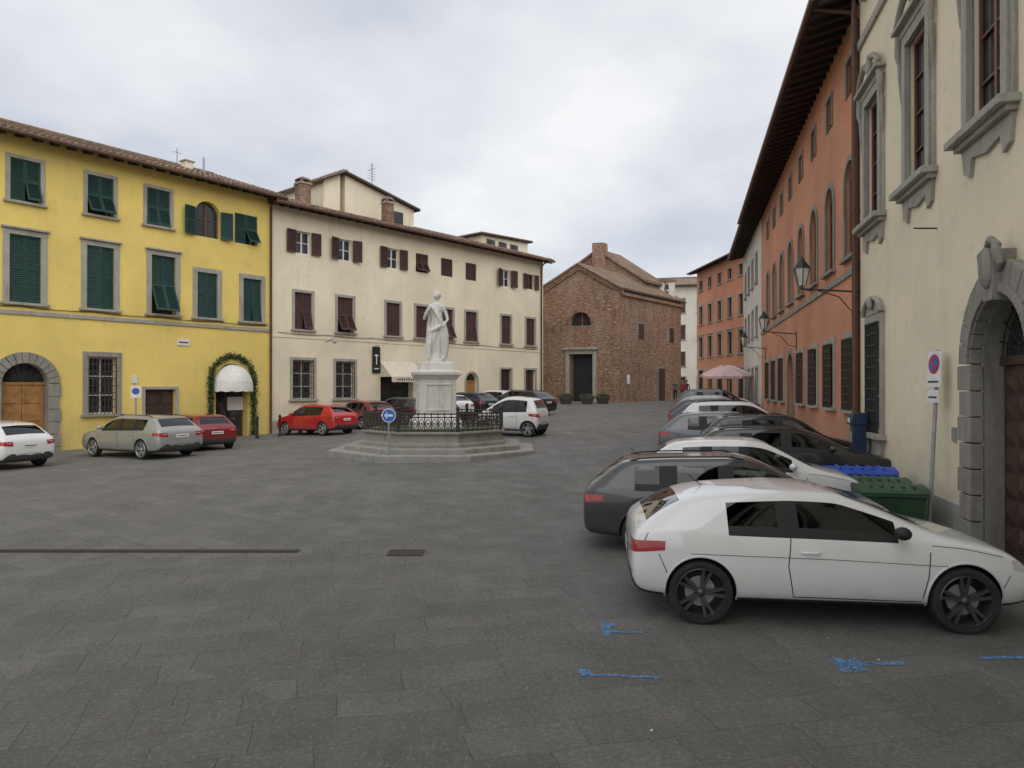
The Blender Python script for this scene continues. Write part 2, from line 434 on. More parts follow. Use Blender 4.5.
def roof(par, L, D, z, pitch, ov, name='roof', ends=.25, raft=.55, tiles=True):
    mb = MB(); t = math.tan(math.radians(pitch)); rid = z + t * D / 2
    x0, x1 = -ends, L + ends; e = z - t * ov
    if tiles: tiled_slope(mb, x0, x1, -ov, e + .12, D / 2, rid + .12, R)
    else: mb.quad((x0, -ov, e + .12), (x1, -ov, e + .12), (x1, D / 2, rid + .12), (x0, D / 2, rid + .12), 'roof_tile')
    mb.quad((x0, D + ov, e + .12), (x1, D + ov, e + .12), (x1, D / 2, rid + .12), (x0, D / 2, rid + .12), 'roof_tile')
    mb.tube([(x0, D / 2, rid + .16), (x1, D / 2, rid + .16)], .12, 8, 'roof_tile')
    for yy, s in ((-ov, 1), (D + ov, -1)):
        mb.hexa([(x0, yy, e), (x1, yy, e), (x1, D / 2, rid), (x0, D / 2, rid), (x0, yy, e + .1), (x1, yy, e + .1), (x1, D / 2, rid + .1), (x0, D / 2, rid + .1)], 'wood_soffit')
    n = int((x1 - x0) / raft)
    for i in range(n + 1):
        x = x0 + .1 + i * (x1 - x0 - .2) / n
        mb.hexa([(x - .05, -ov + .08, e - .08), (x + .05, -ov + .08, e - .08), (x + .05, .03, z - .14), (x - .05, .03, z - .14),
                 (x - .05, -ov + .08, e + .01), (x + .05, -ov + .08, e + .01), (x + .05, .03, z - .002), (x - .05, .03, z - .002)], 'wood_soffit')
    mb.tube([(x0, -ov - .07, e + .06), (x1, -ov - .07, e + .06)], .075, 8, 'pipe_brown')
    mb.obj(name, par)
    return rid
def building(name, loc, ang, L, H, D, ops, wm, z0=-1.2, pitch=18, ov=.8, roofname='roof', tiles=True):
    r = root(name, (loc[0], loc[1], 0), ang)
    W = MB(); wall(W, L, z0, H, ops, wm)
    t = math.tan(math.radians(pitch)) * D / 2
    W.add([(0, 0, z0), (0, D, z0), (0, D, H), (0, D / 2, H + t), (0, 0, H)], [(0, 1, 2, 3, 4)], wm)
    W.add([(L, 0, z0), (L, D, z0), (L, D, H), (L, D / 2, H + t), (L, 0, H)], [(0, 1, 2, 3, 4)], wm)
    W.quad((0, D, z0), (L, D, z0), (L, D, H), (0, D, H), wm)
    W.obj('walls', r)
    roof(r, L, D, H, pitch, ov, roofname, tiles=tiles)
    T = MB(); S = MB(); G = MB(); DD = MB()
    for o in ops:
        a, b, c, d = o['u'] - o['w'] / 2, o['u'] + o['w'] / 2, o['z0'], o['z1']
        k = o['k']; dep = o.get('dep', .22)
        if o.get('sur', .17): surround(T, o, o.get('sur', .17), m=o.get('sm', 'stone_grey'), sill=o.get('sill', True), cap=o.get('cap', False))
        sc = o.get('sc', 'shutter_green')
        if k == 'shut':
            mid = (a + b) / 2
            flap = o.get('flap', 0)
            for li, (x0, x1) in enumerate(((a + .01, mid - .005), (mid + .005, b - .01))):
                fl = flap * (1 if li or not o.get('half') else 0)
                if fl:
                    zm = c + (d - c) * .5
                    louver(S, x0, x1, zm, d - .01, .05, sc)
                    louver(S, x0, x1, c + .01, zm - .01, .05, sc, hinge_x(.05, zm, -fl))
                elif o.get('ajar'):
                    louver(S, x0, x1, c + .01, d - .01, .05, sc, hinge_z(x0 if li == 0 else x1, .03, -o['ajar'] if li == 0 else o['ajar'] * .4))
                else: louver(S, x0, x1, c + .01, d - .01, .05, sc)
            G.quad((a, dep, c), (b, dep, c), (b, dep, d), (a, dep, d), 'window_glass')
        elif k in ('open', 'glass', 'grille'):
            sash(G, a, b, c, d, dep - .04, o.get('wc', 'wood_window'), o.get('nz', 2), o.get('nu', 2))
            if k == 'open':
                w = (b - a) / 2 * o.get('sw', 1); an = o.get('an', .12); zt = d - (o['w'] * .3 if o.get('arch') else 0)
                louver(S, a - w, a - .01, c, zt, -.07, sc, hinge_z(a, -.05, an)); louver(S, b + .01, b + w, c, zt, -.07, sc, hinge_z(b, -.05, -an))
            if k == 'grille': grille(DD, a, b, c, d, o.get('gy', .06), o.get('gm', 'iron_rust'), o.get('gs', .13), o.get('gh', .25))
        elif k == 'door':
            dm = o.get('dm', 'wood_door'); y = dep - .03
            DD.quad((a, dep, c), (b, dep, c), (b, dep, d), (a, dep, d), dm)
            dz1 = d - (o['w'] / 2 + .05 if o.get('arch') else 0)
            mid = (a + b) / 2
            for x0, x1 in ((a + .03, mid - .01), (mid + .01, b - .03)):
                DD.box(x0, x1, y - .02, y + .02, c, dz1, dm)
                nn = 4
                for q in range(nn):
                    h0 = c + .12 + (dz1 - c - .12) * q / nn; h1 = h0 + (dz1 - c - .12) / nn - .12
                    DD.box(x0 + .1, x1 - .1, y - .05, y - .02, h0, h1, dm)
            if o.get('arch'):
                DD.box(a, b, y - .06, y + .01, dz1, dz1 + .1, dm)
                DD.quad((a, dep - .01, dz1 + .1), (b, dep - .01, dz1 + .1), (b, dep - .01, d), (a, dep - .01, d), 'window_glass')
                for q in range(1, 8):
                    th = math.pi * q / 8; rr = o['w'] / 2
                    DD.tube([(o['u'], y - .01, dz1 + .1), (o['u'] + rr * math.cos(th), y - .01, dz1 + rr * math.sin(th))], .012, 5, 'iron')
        elif k == 'dark':
            G.quad((a, dep, c), (b, dep, c), (b, dep, d), (a, dep, d), 'window_glass')
            G.box((a + b) / 2 - .03, (a + b) / 2 + .03, dep - .05, dep - .005, c, d - o['w'] * (.02), 'wood_dark')
            G.box(a, b, dep - .04, dep - .006, c + 2.05, c + 2.12, 'wood_dark') if d - c > 2.4 else None
    T.obj('stone_surrounds', r, bevel=.008); S.obj('shutters', r); G.obj('windows', r); DD.obj('doors_and_grilles', r)
    return r
def O(u, w, z0, z1, k, **kw): return dict(u=u, w=w, z0=z0, z1=z1, k=k, **kw)
def downpipe(par, x, z0, z1, y=-.1, m='pipe_brown', ov=.8):
    p = MB(); p.tube([(x, y, z0), (x, y, z1 - .5), (x, y - .15, z1 - .3), (x, -ov, z1 - .12)], .055, 8, m)
    for z in (z0 + 1.5, z0 + 4, z0 + 6.5): p.tube([(x, y, z), (x, y, z + .06)], .068, 8, m)
    p.obj('downpipe', par, True)
def cable(par, u0, u1, z, y=-.05):
    p = MB(); n = int((u1 - u0) / 2.5); pts = []
    for i in range(n * 4 + 1): pts.append((u0 + (u1 - u0) * i / (n * 4), y, z - .05 * math.sin(math.pi * (i % 4) / 4)))
    p.tube(pts, .014, 5, 'car_black'); p.obj('cable', par)

# ------------------------------------------------------------ ground
g = MB()
xs = [-400, -150, -80] + [x for x in range(-50, 51, 1)] + [80, 150, 400]
ys = [-300, -100, -40] + [y for y in range(-15, 101, 1)] + [150, 300, 500]
vs = [(x, y, gz(x, y)) for y in ys for x in xs]; nx = len(xs)
g.add(vs, [(j * nx + i, j * nx + i + 1, (j + 1) * nx + i + 1, (j + 1) * nx + i) for j in range(len(ys) - 1) for i in range(nx - 1)], 'paving')
g.obj('ground', smooth=True)

# ------------------------------------------------------------ yellow house
dY = (.6026, .798); LY = 18.0
oY = (-11.3 - LY * dY[0], 33.4 - LY * dY[1]); aY = math.atan2(dY[1], dY[0])
def y_(u): return LY - u
ops = []
for u in (10.1, 7.58, 5.14, 3.22, 1.04, 12.6, 15.2):
    ww = .98 if u > 4 else .92
    z1 = 7.75 if u > 4 else 7.3
    ops.append(O(y_(u), ww, 5.35, z1, 'shut', flap=(.45 if u == 5.14 else .12 if u == 1.04 else 0), half=(u == 1.04), ajar=(.12 if u in (7.58, 3.22) else 0), sur=.2, cap=u > 4))
for u, fl in ((10.1, .4), (7.58, .5), (5.35, .2), (12.6, 0), (15.2, 0)):
    ops.append(O(y_(u), .95, 8.95, 10.45, 'shut', flap=fl, half=(u == 10.1), sur=.14))
ops.append(O(y_(3.22), 1.15, 8.85, 10.4, 'open', arch=True, sur=.08, sm='plaster_yellow', an=.25, nz=1, sw=.95, wc='wood_window', sill=False))
ops.append(O(y_(1.35), 1.15, 8.85, 10.2, 'shut', sur=0, flap=0.55, half=True))
ops.append(O(y_(10.1), 1.45, -.3, 3.2, 'door', arch=True, sur=0, dep=.35, rev='stone_dark'))
ops.append(O(y_(7.5), 1.0, 1.3, 3.5, 'grille', sur=.2, sm='stone_dark', gy=-.05, wc='sign_white'))
ops.append(O(y_(5.25), 1.25, -.3, 2.25, 'door', dm='wood_dark', sur=.12, sill=False))
ops.append(O(y_(2.04), 1.55, -.3, 3.4, 'dark', arch=True, sur=0, dep=.5))
ops.append(O(y_(13.5), 1.2, 1.3, 3.5, 'grille', sur=.2, gy=-.05))
yh = building('yellow_house', oY, aY, LY, 11.35, 11, ops, 'plaster_yellow', pitch=19, ov=.75)
t = MB()
t.box(0, LY, -.06, 0, 4.92, 5.07, 'stone_grey')
uc = y_(10.1); arch_ring(t, uc, 3.2 - .725, .725, 1.12, -.1, .02, 13, 'stone_dark')
for i in range(6):
    z = -.3 + i * .46
    w1 = .42 if i % 2 else .36
    t.box(uc - .725 - w1, uc - .725, -.1, .02, z, z + .445, 'stone_dark'); t.box(uc + .725, uc + .725 + w1, -.1, .02, z, z + .445, 'stone_dark')
t.obj('string_course_and_portal', yh, bevel=.012)
cable(yh, 0.2, LY - .3, 5.22); downpipe(yh, LY - .12, 0, 11.3, ov=.75)
a = MB(); uc = y_(2.04)
for s in (-1, 1):
    a.box(uc + s * .4 - .34, uc + s * .4 + .34, .38, .42, .1, 2.3, 'wood_dark')
    a.box(uc + s * .4 - .24, uc + s * .4 + .24, .36, .385, .3, 2.1, 'window_glass')
a.box(uc - .02, uc + .75, .3, .37, 1.3, 1.9, 'sign_white')
a.obj('shop_door', yh)
a = MB(); n = 12
vs = []; fs = []
for i in range(7):
    ph = (math.pi / 2) * i / 6
    for k in range(n + 1):
        th = math.pi * k / n
        vs.append((uc + .9 * math.cos(th) * (math.cos(ph) if i < 6 else .02), -.04 - .8 * math.sin(th) * math.cos(ph), 2.35 + 1.0 * math.sin(ph)))
for i in range(6):
    for k in range(n): fs.append((i * (n + 1) + k, i * (n + 1) + k + 1, (i + 1) * (n + 1) + k + 1, (i + 1) * (n + 1) + k))
a.add(vs, fs, 'awning_white')
for k in range(n):
    p, q = vs[k], vs[k + 1]
    a.quad(p, q, (q[0], q[1], 2.13 + .04 * (k % 2)), (p[0], p[1], 2.13 + .04 * (1 - k % 2)), 'awning_white')
a.obj('dome_awning', yh)
a = MB()
for i in range(2800):
    s = R.uniform(0, 1)
    if s < .3: px, pz = uc - 1.05, .1 + s / .3 * 2.5
    elif s > .7: px, pz = uc + 1.05, .1 + (s - .7) / .3 * 2.5
    else:
        th = math.pi * (s - .3) / .4; px, pz = uc - 1.05 * math.cos(th), 2.6 + 1.13 * math.sin(th)
    c = Vector((px + R.gauss(0, .08), -.05 - abs(R.gauss(0, .06)), pz + R.gauss(0, .07)))
    d1 = Vector((R.uniform(-1, 1), R.uniform(-1, 1), R.uniform(-1, 1))).normalized() * .042; d2 = d1.orthogonal().normalized() * .04
    a.quad(c - d1, c + d2, c + d1, c - d2, 'leaf')
a.obj('ivy_garland', yh)
a = MB(); a.box(y_(4.3) - .26, y_(4.3) + .26, -.04, 0, 4.1, 4.35, 'sign_white'); a.box(y_(4.3) - .2, y_(4.3) + .2, -.044, -.04, 4.2, 4.26, 'plastic_grey'); a.box(y_(6.3) - .1, y_(6.3) + .1, -.04, 0, 2.5, 2.8, 'sign_white'); a.obj('street_name_plate', yh)
a = MB(); a.box(LY - 2.5, LY - 2.1, 3.2, 3.6, 12, 13.0, 'plaster_cream'); a.box(LY - 2.56, LY - 2.04, 3.14, 3.66, 13.0, 13.06, 'stone_grey'); a.tube([(LY - 1.7, 3, 12), (LY - 1.7, 3, 13.3)], .05, 6, 'galvanised'); a.tube([(LY - 3.0, 3, 12), (LY - 3.0, 3, 13.4)], .014, 5, 'iron'); a.tube([(LY - 3.2, 3, 13.2), (LY - 2.8, 3, 13.2)], .01, 5, 'iron'); a.obj('chimney', yh)

# ------------------------------------------------------------ cream house
dC = (.6527, .7576); LC = 20.6; oC = (-11.3, 33.4); aC = math.atan2(dC[1], dC[0])
U = [1.675, 4.145, 7.31, 9.44, 11.4, 13.45, 16.7, 19.2]
ops = []
for i, u in enumerate(U):
    w = .95 if i < 6 else .9
    ops.append(O(u, w, 5.15, 6.95, 'shut', sc='shutter_brown', sur=.14, flap={0: .25, 1: .5, 4: .5, 5: .2}.get(i, 0), half=(i == 0)))
    if i in (0, 1, 2, 6): ops.append(O(u, .85, 8.85, 9.95, 'open', sc='shutter_brown', sur=0, nz=1, wc='sign_white', an=(.1, .25, .1, 0, 0, 0, .3)[i], sw=1.25))
    elif i == 7: ops.append(O(u, .8, 8.95, 9.95, 'open', sc='shutter_brown', sur=0, nz=1))
    else: ops.append(O(u, .95, 8.9, 9.95, 'shut', sc='shutter_brown', sur=.0, flap=.5 if i == 3 else 0, ajar=.2 if i == 5 else 0))
for u in U[:2]: ops.append(O(u, 1.15, 1.75, 3.65, 'grille', sur=.15, gy=-.04, wc='sign_white', gm='iron_rust'))
ops.append(O(7.6, 2.3, .1, 2.9, 'dark', sur=.0, dep=.4))
ops.append(O(10.3, .95, .5, 2.9, 'door', sur=.1, dm='wood_dark', sill=False))
ops.append(O(13.5, 1.0, .5, 3.2, 'door', arch=True, sur=.12, sill=False))
ops.append(O(16.7, 1.0, 1.6, 3.5, 'grille', sur=.12))
ops.append(O(19.2, 1.05, .6, 3.5, 'door', sur=.14, dm='wood_dark', sill=False))
ch = building('cream_house', oC, aC, LC, 11.1, 12, ops, 'plaster_cream', pitch=17, ov=.75)
downpipe(ch, LC - .3, .5, 11.05, ov=.75); cable(ch, .3, LC - .5, 4.95)
t = MB(); t.box(0, LC, -.03, 0, 4.72, 4.82, 'plaster_cream'); t.box(0, 6.4, -.02, 0, -.5, .75, 'stone_grey'); t.box(8.85, 9.7, -.02, 0, -.5, .85, 'stone_grey'); t.obj('plinth', ch)
a = MB(); a.quad((6.4, -.02, 3.75), (8.8, -.02, 3.75), (8.8, -1.0, 2.9), (6.4, -1.0, 2.9), 'awning_cream')
n = 12
for k in range(n): a.quad((6.4 + 2.4 * k / n, -1.0, 2.9), (6.4 + 2.4 * (k + 1) / n, -1.0, 2.9), (6.4 + 2.4 * (k + 1) / n, -1.0, 2.6 + .03 * (k % 2)), (6.4 + 2.4 * k / n, -1.0, 2.6 + .03 * ((k + 1) % 2)), 'awning_cream')
for k in range(11): a.box(6.75 + k * .16, 6.84 + k * .16, -1.008, -1.004, 2.7, 2.8 + .02 * (k % 3), 'wood_dark')
for x in (6.4, 8.8): a.add([(x, -.02, 3.75), (x, -1, 2.9), (x, -.02, 2.9)], [(0, 1, 2)], 'awning_cream')
a.obj('shop_awning', ch)
a = MB(); a.box(5.85, 6.35, -.1, -.06, 3.1, 4.5, 'car_black'); a.box(5.98, 6.22, -.104, -.1, 4.0, 4.08, 'sign_white'); a.box(6.07, 6.13, -.104, -.1, 3.55, 4.0, 'sign_white'); a.box(5.95, 6.25, -.104, -.1, 3.3, 3.36, 'sign_white')
a.tube([(6.1, -.02, 4.55), (6.1, -.3, 4.55)], .02, 6, 'iron'); a.obj('hanging_shop_sign', ch)
a = MB(); a.tube([(3, 0, 4.6), (3, -.7, 4.75)], .018, 6, 'iron'); a.ell((3, -.7, 4.62), (.13, .13, .12), 'lamp_glass', 6); a.obj('wall_lamp', ch, True)
rr = root('rooftop_storey', (0, 0, 0)); rr.parent = ch
def small_house(par, x0, x1, y0, y1, z0, zl, zr, m, wins, nm):
    w = MB()
    w.add([(x0, y0, z0), (x1, y0, z0), (x1, y0, zr), (x0, y0, zl)], [(0, 1, 2, 3)], m)
    w.add([(x0, y1, z0), (x1, y1, z0), (x1, y1, zr), (x0, y1, zl)], [(0, 1, 2, 3)], m)
    w.quad((x0, y0, z0), (x0, y1, z0), (x0, y1, zl), (x0, y0, zl), m); w.quad((x1, y0, z0), (x1, y1, z0), (x1, y1, zr), (x1, y0, zr), m)
    e = .3; sl = (zr - zl) / (x1 - x0)
    w.hexa([(x0 - e, y0 - e, zl - e * sl + .003), (x1 + e, y0 - e, zr + e * sl + .003), (x1 + e, y1 + e, zr + e * sl + .003), (x0 - e, y1 + e, zl - e * sl + .003),
            (x0 - e, y0 - e, zl - e * sl + .1), (x1 + e, y0 - e, zr + e * sl + .1), (x1 + e, y1 + e, zr + e * sl + .1), (x0 - e, y1 + e, zl - e * sl + .1)], 'wood_soffit')
    for i in range(int((y1 - y0 + .7) / .25)):
        yy = y0 - e + .08 + i * .25
        w.tube([(x0 - e, yy, zl - e * sl + .11), (x1 + e, yy, zr + e * sl + .11)], .075, 6, 'roof_tile')
    for (a0, a1, b0, b1) in wins:
        w.box(a0 - .1, a1 + .1, y0 - .03, y0 - .005, b0 - .1, b1 + .1, 'plaster_white'); w.box(a0, a1, y0 - .04, y0 - .02, b0, b1, 'window_glass')
        w.box((a0 + a1) / 2 - .03, (a0 + a1) / 2 + .03, y0 - .05, y0 - .035, b0, b1, 'shutter_brown')
    w.obj(nm, par)
small_house(rr, 6.6, 11.8, 3.4, 8, 11.5, 14.5, 13.45, 'plaster_cream', [(10.0, 10.9, 12.3, 13.1)], 'rooftop_room')
small_house(rr, 5.1, 6.2, 3.3, 8, 11.5, 13.85, 14.4, 'plaster_cream', [], 'rooftop_stair')
small_house(rr, 19.3, 24.5, 4.6, 9, 9.5, 13.3, 13.5, 'plaster_cream', [(19.8, 20.7, 12.5, 13.1), (21.1, 22.0, 12.5, 13.1), (22.4, 23.3, 12.5, 13.1)], 'rooftop_loggia')
def chimney(par, x, y, z0, z1, w=.5):
    c = MB(); c.box(x - w / 2, x + w / 2, y - w / 2, y + w / 2, z0, z1, 'chimney_brick'); c.box(x - w / 2 - .06, x + w / 2 + .06, y - w / 2 - .06, y + w / 2 + .06, z1, z1 + .08, 'stone_grey')
    for sx in (-1, 1):
        for sy in (-1, 1): c.box(x + sx * w * .4 - .06, x + sx * w * .4 + .06, y + sy * w * .4 - .06, y + sy * w * .4 + .06, z1 + .08, z1 + .25, 'chimney_brick')
    c.lathe([(w * .8, 0), (w * .5, .12), (.05, .2)], 4, 'roof_tile', (x, y, z1 + .25), math.pi / 4); c.obj('chimney', par)
chimney(ch, 3.6, 3.0, 11.5, 13.2, .6); chimney(ch, 8.4, 1.8, 11.4, 12.9, .5)
a = MB(); a.tube([(9.0, 4, 13.5), (9.0, 4, 15.9)], .02, 5, 'iron')
for i in range(6): a.tube([(8.7 + .03 * i, 4, 14.9 + i * .16), (9.3 - .03 * i, 4, 14.9 + i * .16)], .01, 4, 'iron')
a.tube([(9.0, 3.5, 15.5), (9.0, 4.5, 15.5)], .01, 4, 'iron'); a.obj('tv_antenna', ch)

# ------------------------------------------------------------ church
dF = Vector((5.9, -2.0)).normalized(); aF = math.atan2(dF.y, dF.x)
cr = root('brick_church', (2.3, 56.0, 0), aF)
WF = 6.23; DF = 10.2; ZE = 9.9; ZA = 11.75; sk = .352; OVR = .35
cm = MB()
ops = [O(3.25, 1.85, .8, 4.9, 'dark', dep=.5), O(3.15, 1.7, 7.1, 8.15, 'dark', arch=True, dep=.35)]
wall(cm, WF, -.5, ZE, ops, 'church_brick')
cm.add([(0, 0, ZE), (WF, 0, ZE), (WF / 2, 0, ZA)], [(0, 1, 2)], 'church_brick')
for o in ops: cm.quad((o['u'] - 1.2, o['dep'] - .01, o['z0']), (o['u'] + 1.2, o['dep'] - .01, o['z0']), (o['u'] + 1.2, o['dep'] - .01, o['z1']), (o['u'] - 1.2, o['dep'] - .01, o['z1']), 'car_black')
cm.quad((WF, 0, -.5), (WF, DF, -.5), (WF, DF, ZE), (WF, 0, ZE), 'church_brick')
cm.quad((0, 0, -.5), (0, DF, -.5), (0, DF, ZE), (0, 0, ZE), 'church_brick')
cm.quad((0, DF, -.5), (WF, DF, -.5), (WF, DF, ZE), (0, DF, ZE), 'church_brick'); cm.add([(0, DF, ZE), (WF, DF, ZE), (WF / 2, DF, ZA)], [(0, 1, 2)], 'church_brick')
cm.box(-.02, .5, -.1, .02, -.5, ZE - .2, 'church_brick'); cm.box(WF - .5, WF + .06, -.1, .3, -.5, ZE - .2, 'church_brick')
cm.box(3.1, 3.2, .3, .36, 7.1, 8.1, 'wood_window')
for i in range(90):
    u, z, w_, h_ = R.uniform(.6, WF - .8), R.uniform(1, 9.4), R.uniform(.12, .32), R.uniform(.06, .14)
    if 1.8 < u < 4.8 and (z < 5.6 or 6.9 < z < 8.5): continue
    cm.box(u, u + w_, -.03, .0, z, z + h_, 'stone_grey' if i % 3 else 'church_brick')
for s in (0, 1):
    xa = WF / 2; xb = -OVR if s == 0 else WF + OVR
    zb = ZE - OVR * (ZA - ZE) / (WF / 2)
    for yy0, yy1, dz0, dz1, mm in ((-.3, DF + .3, .0, .1, 'wood_soffit'), (-.16, .0, -.32, -.002, 'church_brick'), (-.24, .0, -.14, -.003, 'church_brick')):
        cm.hexa([(xa, yy0, ZA + dz0), (xb, yy0, zb + dz0), (xb, yy1, zb + dz0), (xa, yy1, ZA + dz0), (xa, yy0, ZA + dz1), (xb, yy0, zb + dz1), (xb, yy1, zb + dz1), (xa, yy1, ZA + dz1)], mm)
    for i in range(39):
        yy = -.25 + i * .275
        L_ = [(xb + (xa - xb) * k / 8, yy + R.uniform(-.012, .012), zb + (ZA - zb) * k / 8 + .12 + R.uniform(0, .02)) for k in range(9)]
        cm.tube(L_, [.1] * 9, 6, 'roof_tile')
cm.box(WF + .0, WF + .22, .3, DF, ZE - .55, ZE - .3, 'church_brick')
o = ops[0]; surround(cm, o, .28, .1, 'stone_grey', False, True)
cm.box(o['u'] - 1.35, o['u'] + 1.35, -.3, 0, 5.25, 5.4, 'stone_grey'); cm.box(2.1, 4.4, -.7, -.003, .5, 1.22, 'stone_step')
arch_ring(cm, 3.15, 7.3, .85, 1.08, -.06, .02, 13, 'church_brick')
for y0, w, z0, z1 in ((3.2, .9, 6.2, 7.4), (6.6, 1.1, .9, 3.9), (8.4, .8, 6.2, 7.4)):
    cm.box(WF - .01, WF + .03, y0 - w / 2 - .12, y0 + w / 2 + .12, z0, z1 + .12, 'stone_dark'); cm.box(WF, WF + .05, y0 - w / 2, y0 + w / 2, z0, z1, 'wood_dark')
cm.box(WF + .06, WF + .1, .9, 1.3, 2.6, 3.3, 'sign_white')
x0, x1, y0, y1, ze, za = -.6, 4.9, 6.2, 10.0, 12.3, 14.0
xm = x0 + 1.7
cm.add([(x0, y0, 9), (x1, y0, 9), (x1, y0, ze - 1.0), (xm, y0, za), (x0, y0, ze + .6)], [(0, 1, 2, 3, 4)], 'church_brick')
cm.quad((x1, y0, 9), (x1, y1, 9), (x1, y1, ze - 1.0), (x1, y0, ze - 1.0), 'church_brick'); cm.quad((x0, y0, 9), (x0, y1, 9), (x0, y1, ze + .6), (x0, y0, ze + .6), 'church_brick')
cm.add([(x0, y1, 9), (x1, y1, 9), (x1, y1, ze - 1.0), (xm, y1, za), (x0, y1, ze + .6)], [(0, 1, 2, 3, 4)], 'church_brick')
for (xa, za_, xb, zb_) in ((xm, za, x1 + .3, ze - 1.15), (xm, za, x0 - .2, ze + .45)):
    cm.hexa([(xa, y0 - .2, za_), (xb, y0 - .2, zb_), (xb, y1, zb_), (xa, y1, za_), (xa, y0 - .2, za_ + .12), (xb, y0 - .2, zb_ + .12), (xb, y1, zb_ + .12), (xa, y1, za_ + .12)], 'roof_tile')
    for i in range(14): cm.tube([(xa, y0 - .1 + i * .27, za_ + .14), (xb, y0 - .1 + i * .27, zb_ + .14)], .09, 6, 'roof_tile')
cm.box(.9, 1.8, 5.6, 6.4, 12.0, 14.6, 'church_brick')
cm.box(WF - 1.3, WF - .9, 9.0, 9.3, 9.9, 11.5, 'plaster_white'); cm.box(WF - .5, WF - .1, 9.0, 9.3, 9.6, 11.5, 'plaster_white'); cm.box(WF - 1.4, WF, 8.9, 9.4, 11.5, 11.65, 'roof_tile'); cm.box(WF - 1.2, WF - .2, 8.95, 9.35, 11.65, 11.8, 'roof_tile')
cm.lathe([(.2, 0), (.13, .3), (.05, .36)], 10, 'iron', (WF - .7, 9.15, 10.9))
cm.v = [(x + sk * y, y, z) for x, y, z in cm.v]
cm.obj('church_body', cr)

# ------------------------------------------------------------ right row
b_ = .243; nrm = math.hypot(b_, 1); dR = (-b_ / nrm, -1 / nrm); aR = math.atan2(dR[1], dR[0])
def wx(Y): return 4.34 + b_ * Y
Yf, Yn = 40.0, 17.0; LT = (Yf - Yn) * nrm
ut = lambda Y: (Yf - Y) * nrm
ops = []
for i in range(8):
    Y = 18.5 + 2.6 * i
    ops.append(O(ut(Y), 1.15, 5.75, 8.25, 'glass', arch=True, sur=.16, sm='stone_dark', dep=.16))
    ops.append(O(ut(Y), .7, 10.0, 10.9, 'glass', sur=.1, sm='stone_dark', nz=1, sill=False, dep=.12))
    if i == 4: ops.append(O(ut(Y), 1.6, 0, 3.7, 'door', arch=True, sur=.25, sm='stone_dark', sill=False, dm='wood_dark'))
    else: ops.append(O(ut(Y), 1.1, 1.75, 3.6, 'grille', sur=.2, sm='stone_grey', gy=-.12, gs=.11, gh=.2, dep=.14))
tp = building('terracotta_palazzo', (wx(Yf), Yf), aR, LT, 11.95, 14, ops, 'plaster_terracotta', pitch=15, ov=1.15)
downpipe(tp, LT - .25, .1, 11.8, y=-.12, ov=1.1)
t = MB(); t.box(0, LT, -.05, 0, 5.25, 5.42, 'stone_dark'); t.box(0, LT - .5, -.06, 0, -.5, .9, 'stone_dark'); t.obj('string_course', tp)
LW = 12 * nrm
ops = []
for u in (2, 4.6, 7.2, 9.8):
    for z in (5.4, 8.6): ops.append(O(u, .9, z, z + 1.7, 'shut', sc='shutter_brown', sur=.12))
    ops.append(O(u, 1.2, .5, 3.5, 'dark', sur=.12, sill=False, dep=.3))
wh = building('white_house', (wx(52), 52), aR, LW, 12.0, 12, ops, 'plaster_white', pitch=15, ov=1.0, tiles=False)
p0 = Vector((18.9, 72.5)); p1 = Vector((19.9, 60.0)); dO = (p1 - p0).normalized(); aO = math.atan2(dO.y, dO.x); LO = (p1 - p0).length
ops = []
for i in range(5):
    u = 1.2 + i * 2.5
    ops.append(O(u, 1.0, 8.6, 10.4, 'glass', sur=.18)); ops.append(O(u, .9, 12.0, 13.0, 'glass', sur=.12, nz=1)); ops.append(O(u, 1.05, 5.3, 7.3, 'glass', sur=.2, cap=True))
    ops.append(O(u, 1.2, 1.4, 4.0, 'dark' if i % 2 else 'grille', sur=.15, sill=False))
oh = building('orange_house', p0, aO, LO, 14.1, 12, ops, 'plaster_orange', pitch=16, ov=.9, tiles=False)
ops = []
for u in (2, 4.6, 7.2, 9.8):
    for z in (5, 8.4, 11.8): ops.append(O(u, 1.0, z, z + 1.8, 'shut', sc='shutter_brown', sur=.12))
    ops.append(O(u, 1.1, 1.2, 3.6, 'door', sur=.15, sill=False, dm='wood_dark'))
building('end_house', (14.5, 92), math.radians(-12), 12, 15.4, 10, ops, 'plaster_white', pitch=16, ov=.7, tiles=False)

# beige palazzo in the right foreground
Yp = 17.0; LP = 34.0; YD = 9.2  # run behind the camera is unseen, added for reflections in car glass
up = lambda Y: (Yp - Y) * nrm
UP = [1.3, 4.4, 7.4, 10.5, 13.5, 16.6, 19.7, 22.8, 25.9, 29, 32]
ops = []
for u in UP:
    ops.append(O(u, 1.15, 6.05, 8.75, 'glass', sur=0, dep=.14, nz=3, wc='wood_window'))
    ops.append(O(u, 1.0, 11.4, 12.8, 'shut', sc='shutter_brown', sur=.2))
UG = [1.4, 11.9, 16.6, 22.8, 29]
for u in UG: ops.append(O(u, 1.05, 1.35, 3.75, 'grille', sur=0, gy=-.1, gs=.12, gh=.22, gm='iron', dep=.15, wc='sign_white'))
ops.append(O(up(YD), 1.75, -.3, 3.55, 'none', arch=True, sur=0, dep=.3, rev='stone_dark'))
bp = building('beige_palazzo', (wx(Yp) - .12, Yp), aR, LP, 14.6, 14, ops, 'plaster_beige', pitch=15, ov=1.1, tiles=False)
t = MB(); G = 'stone_grey'
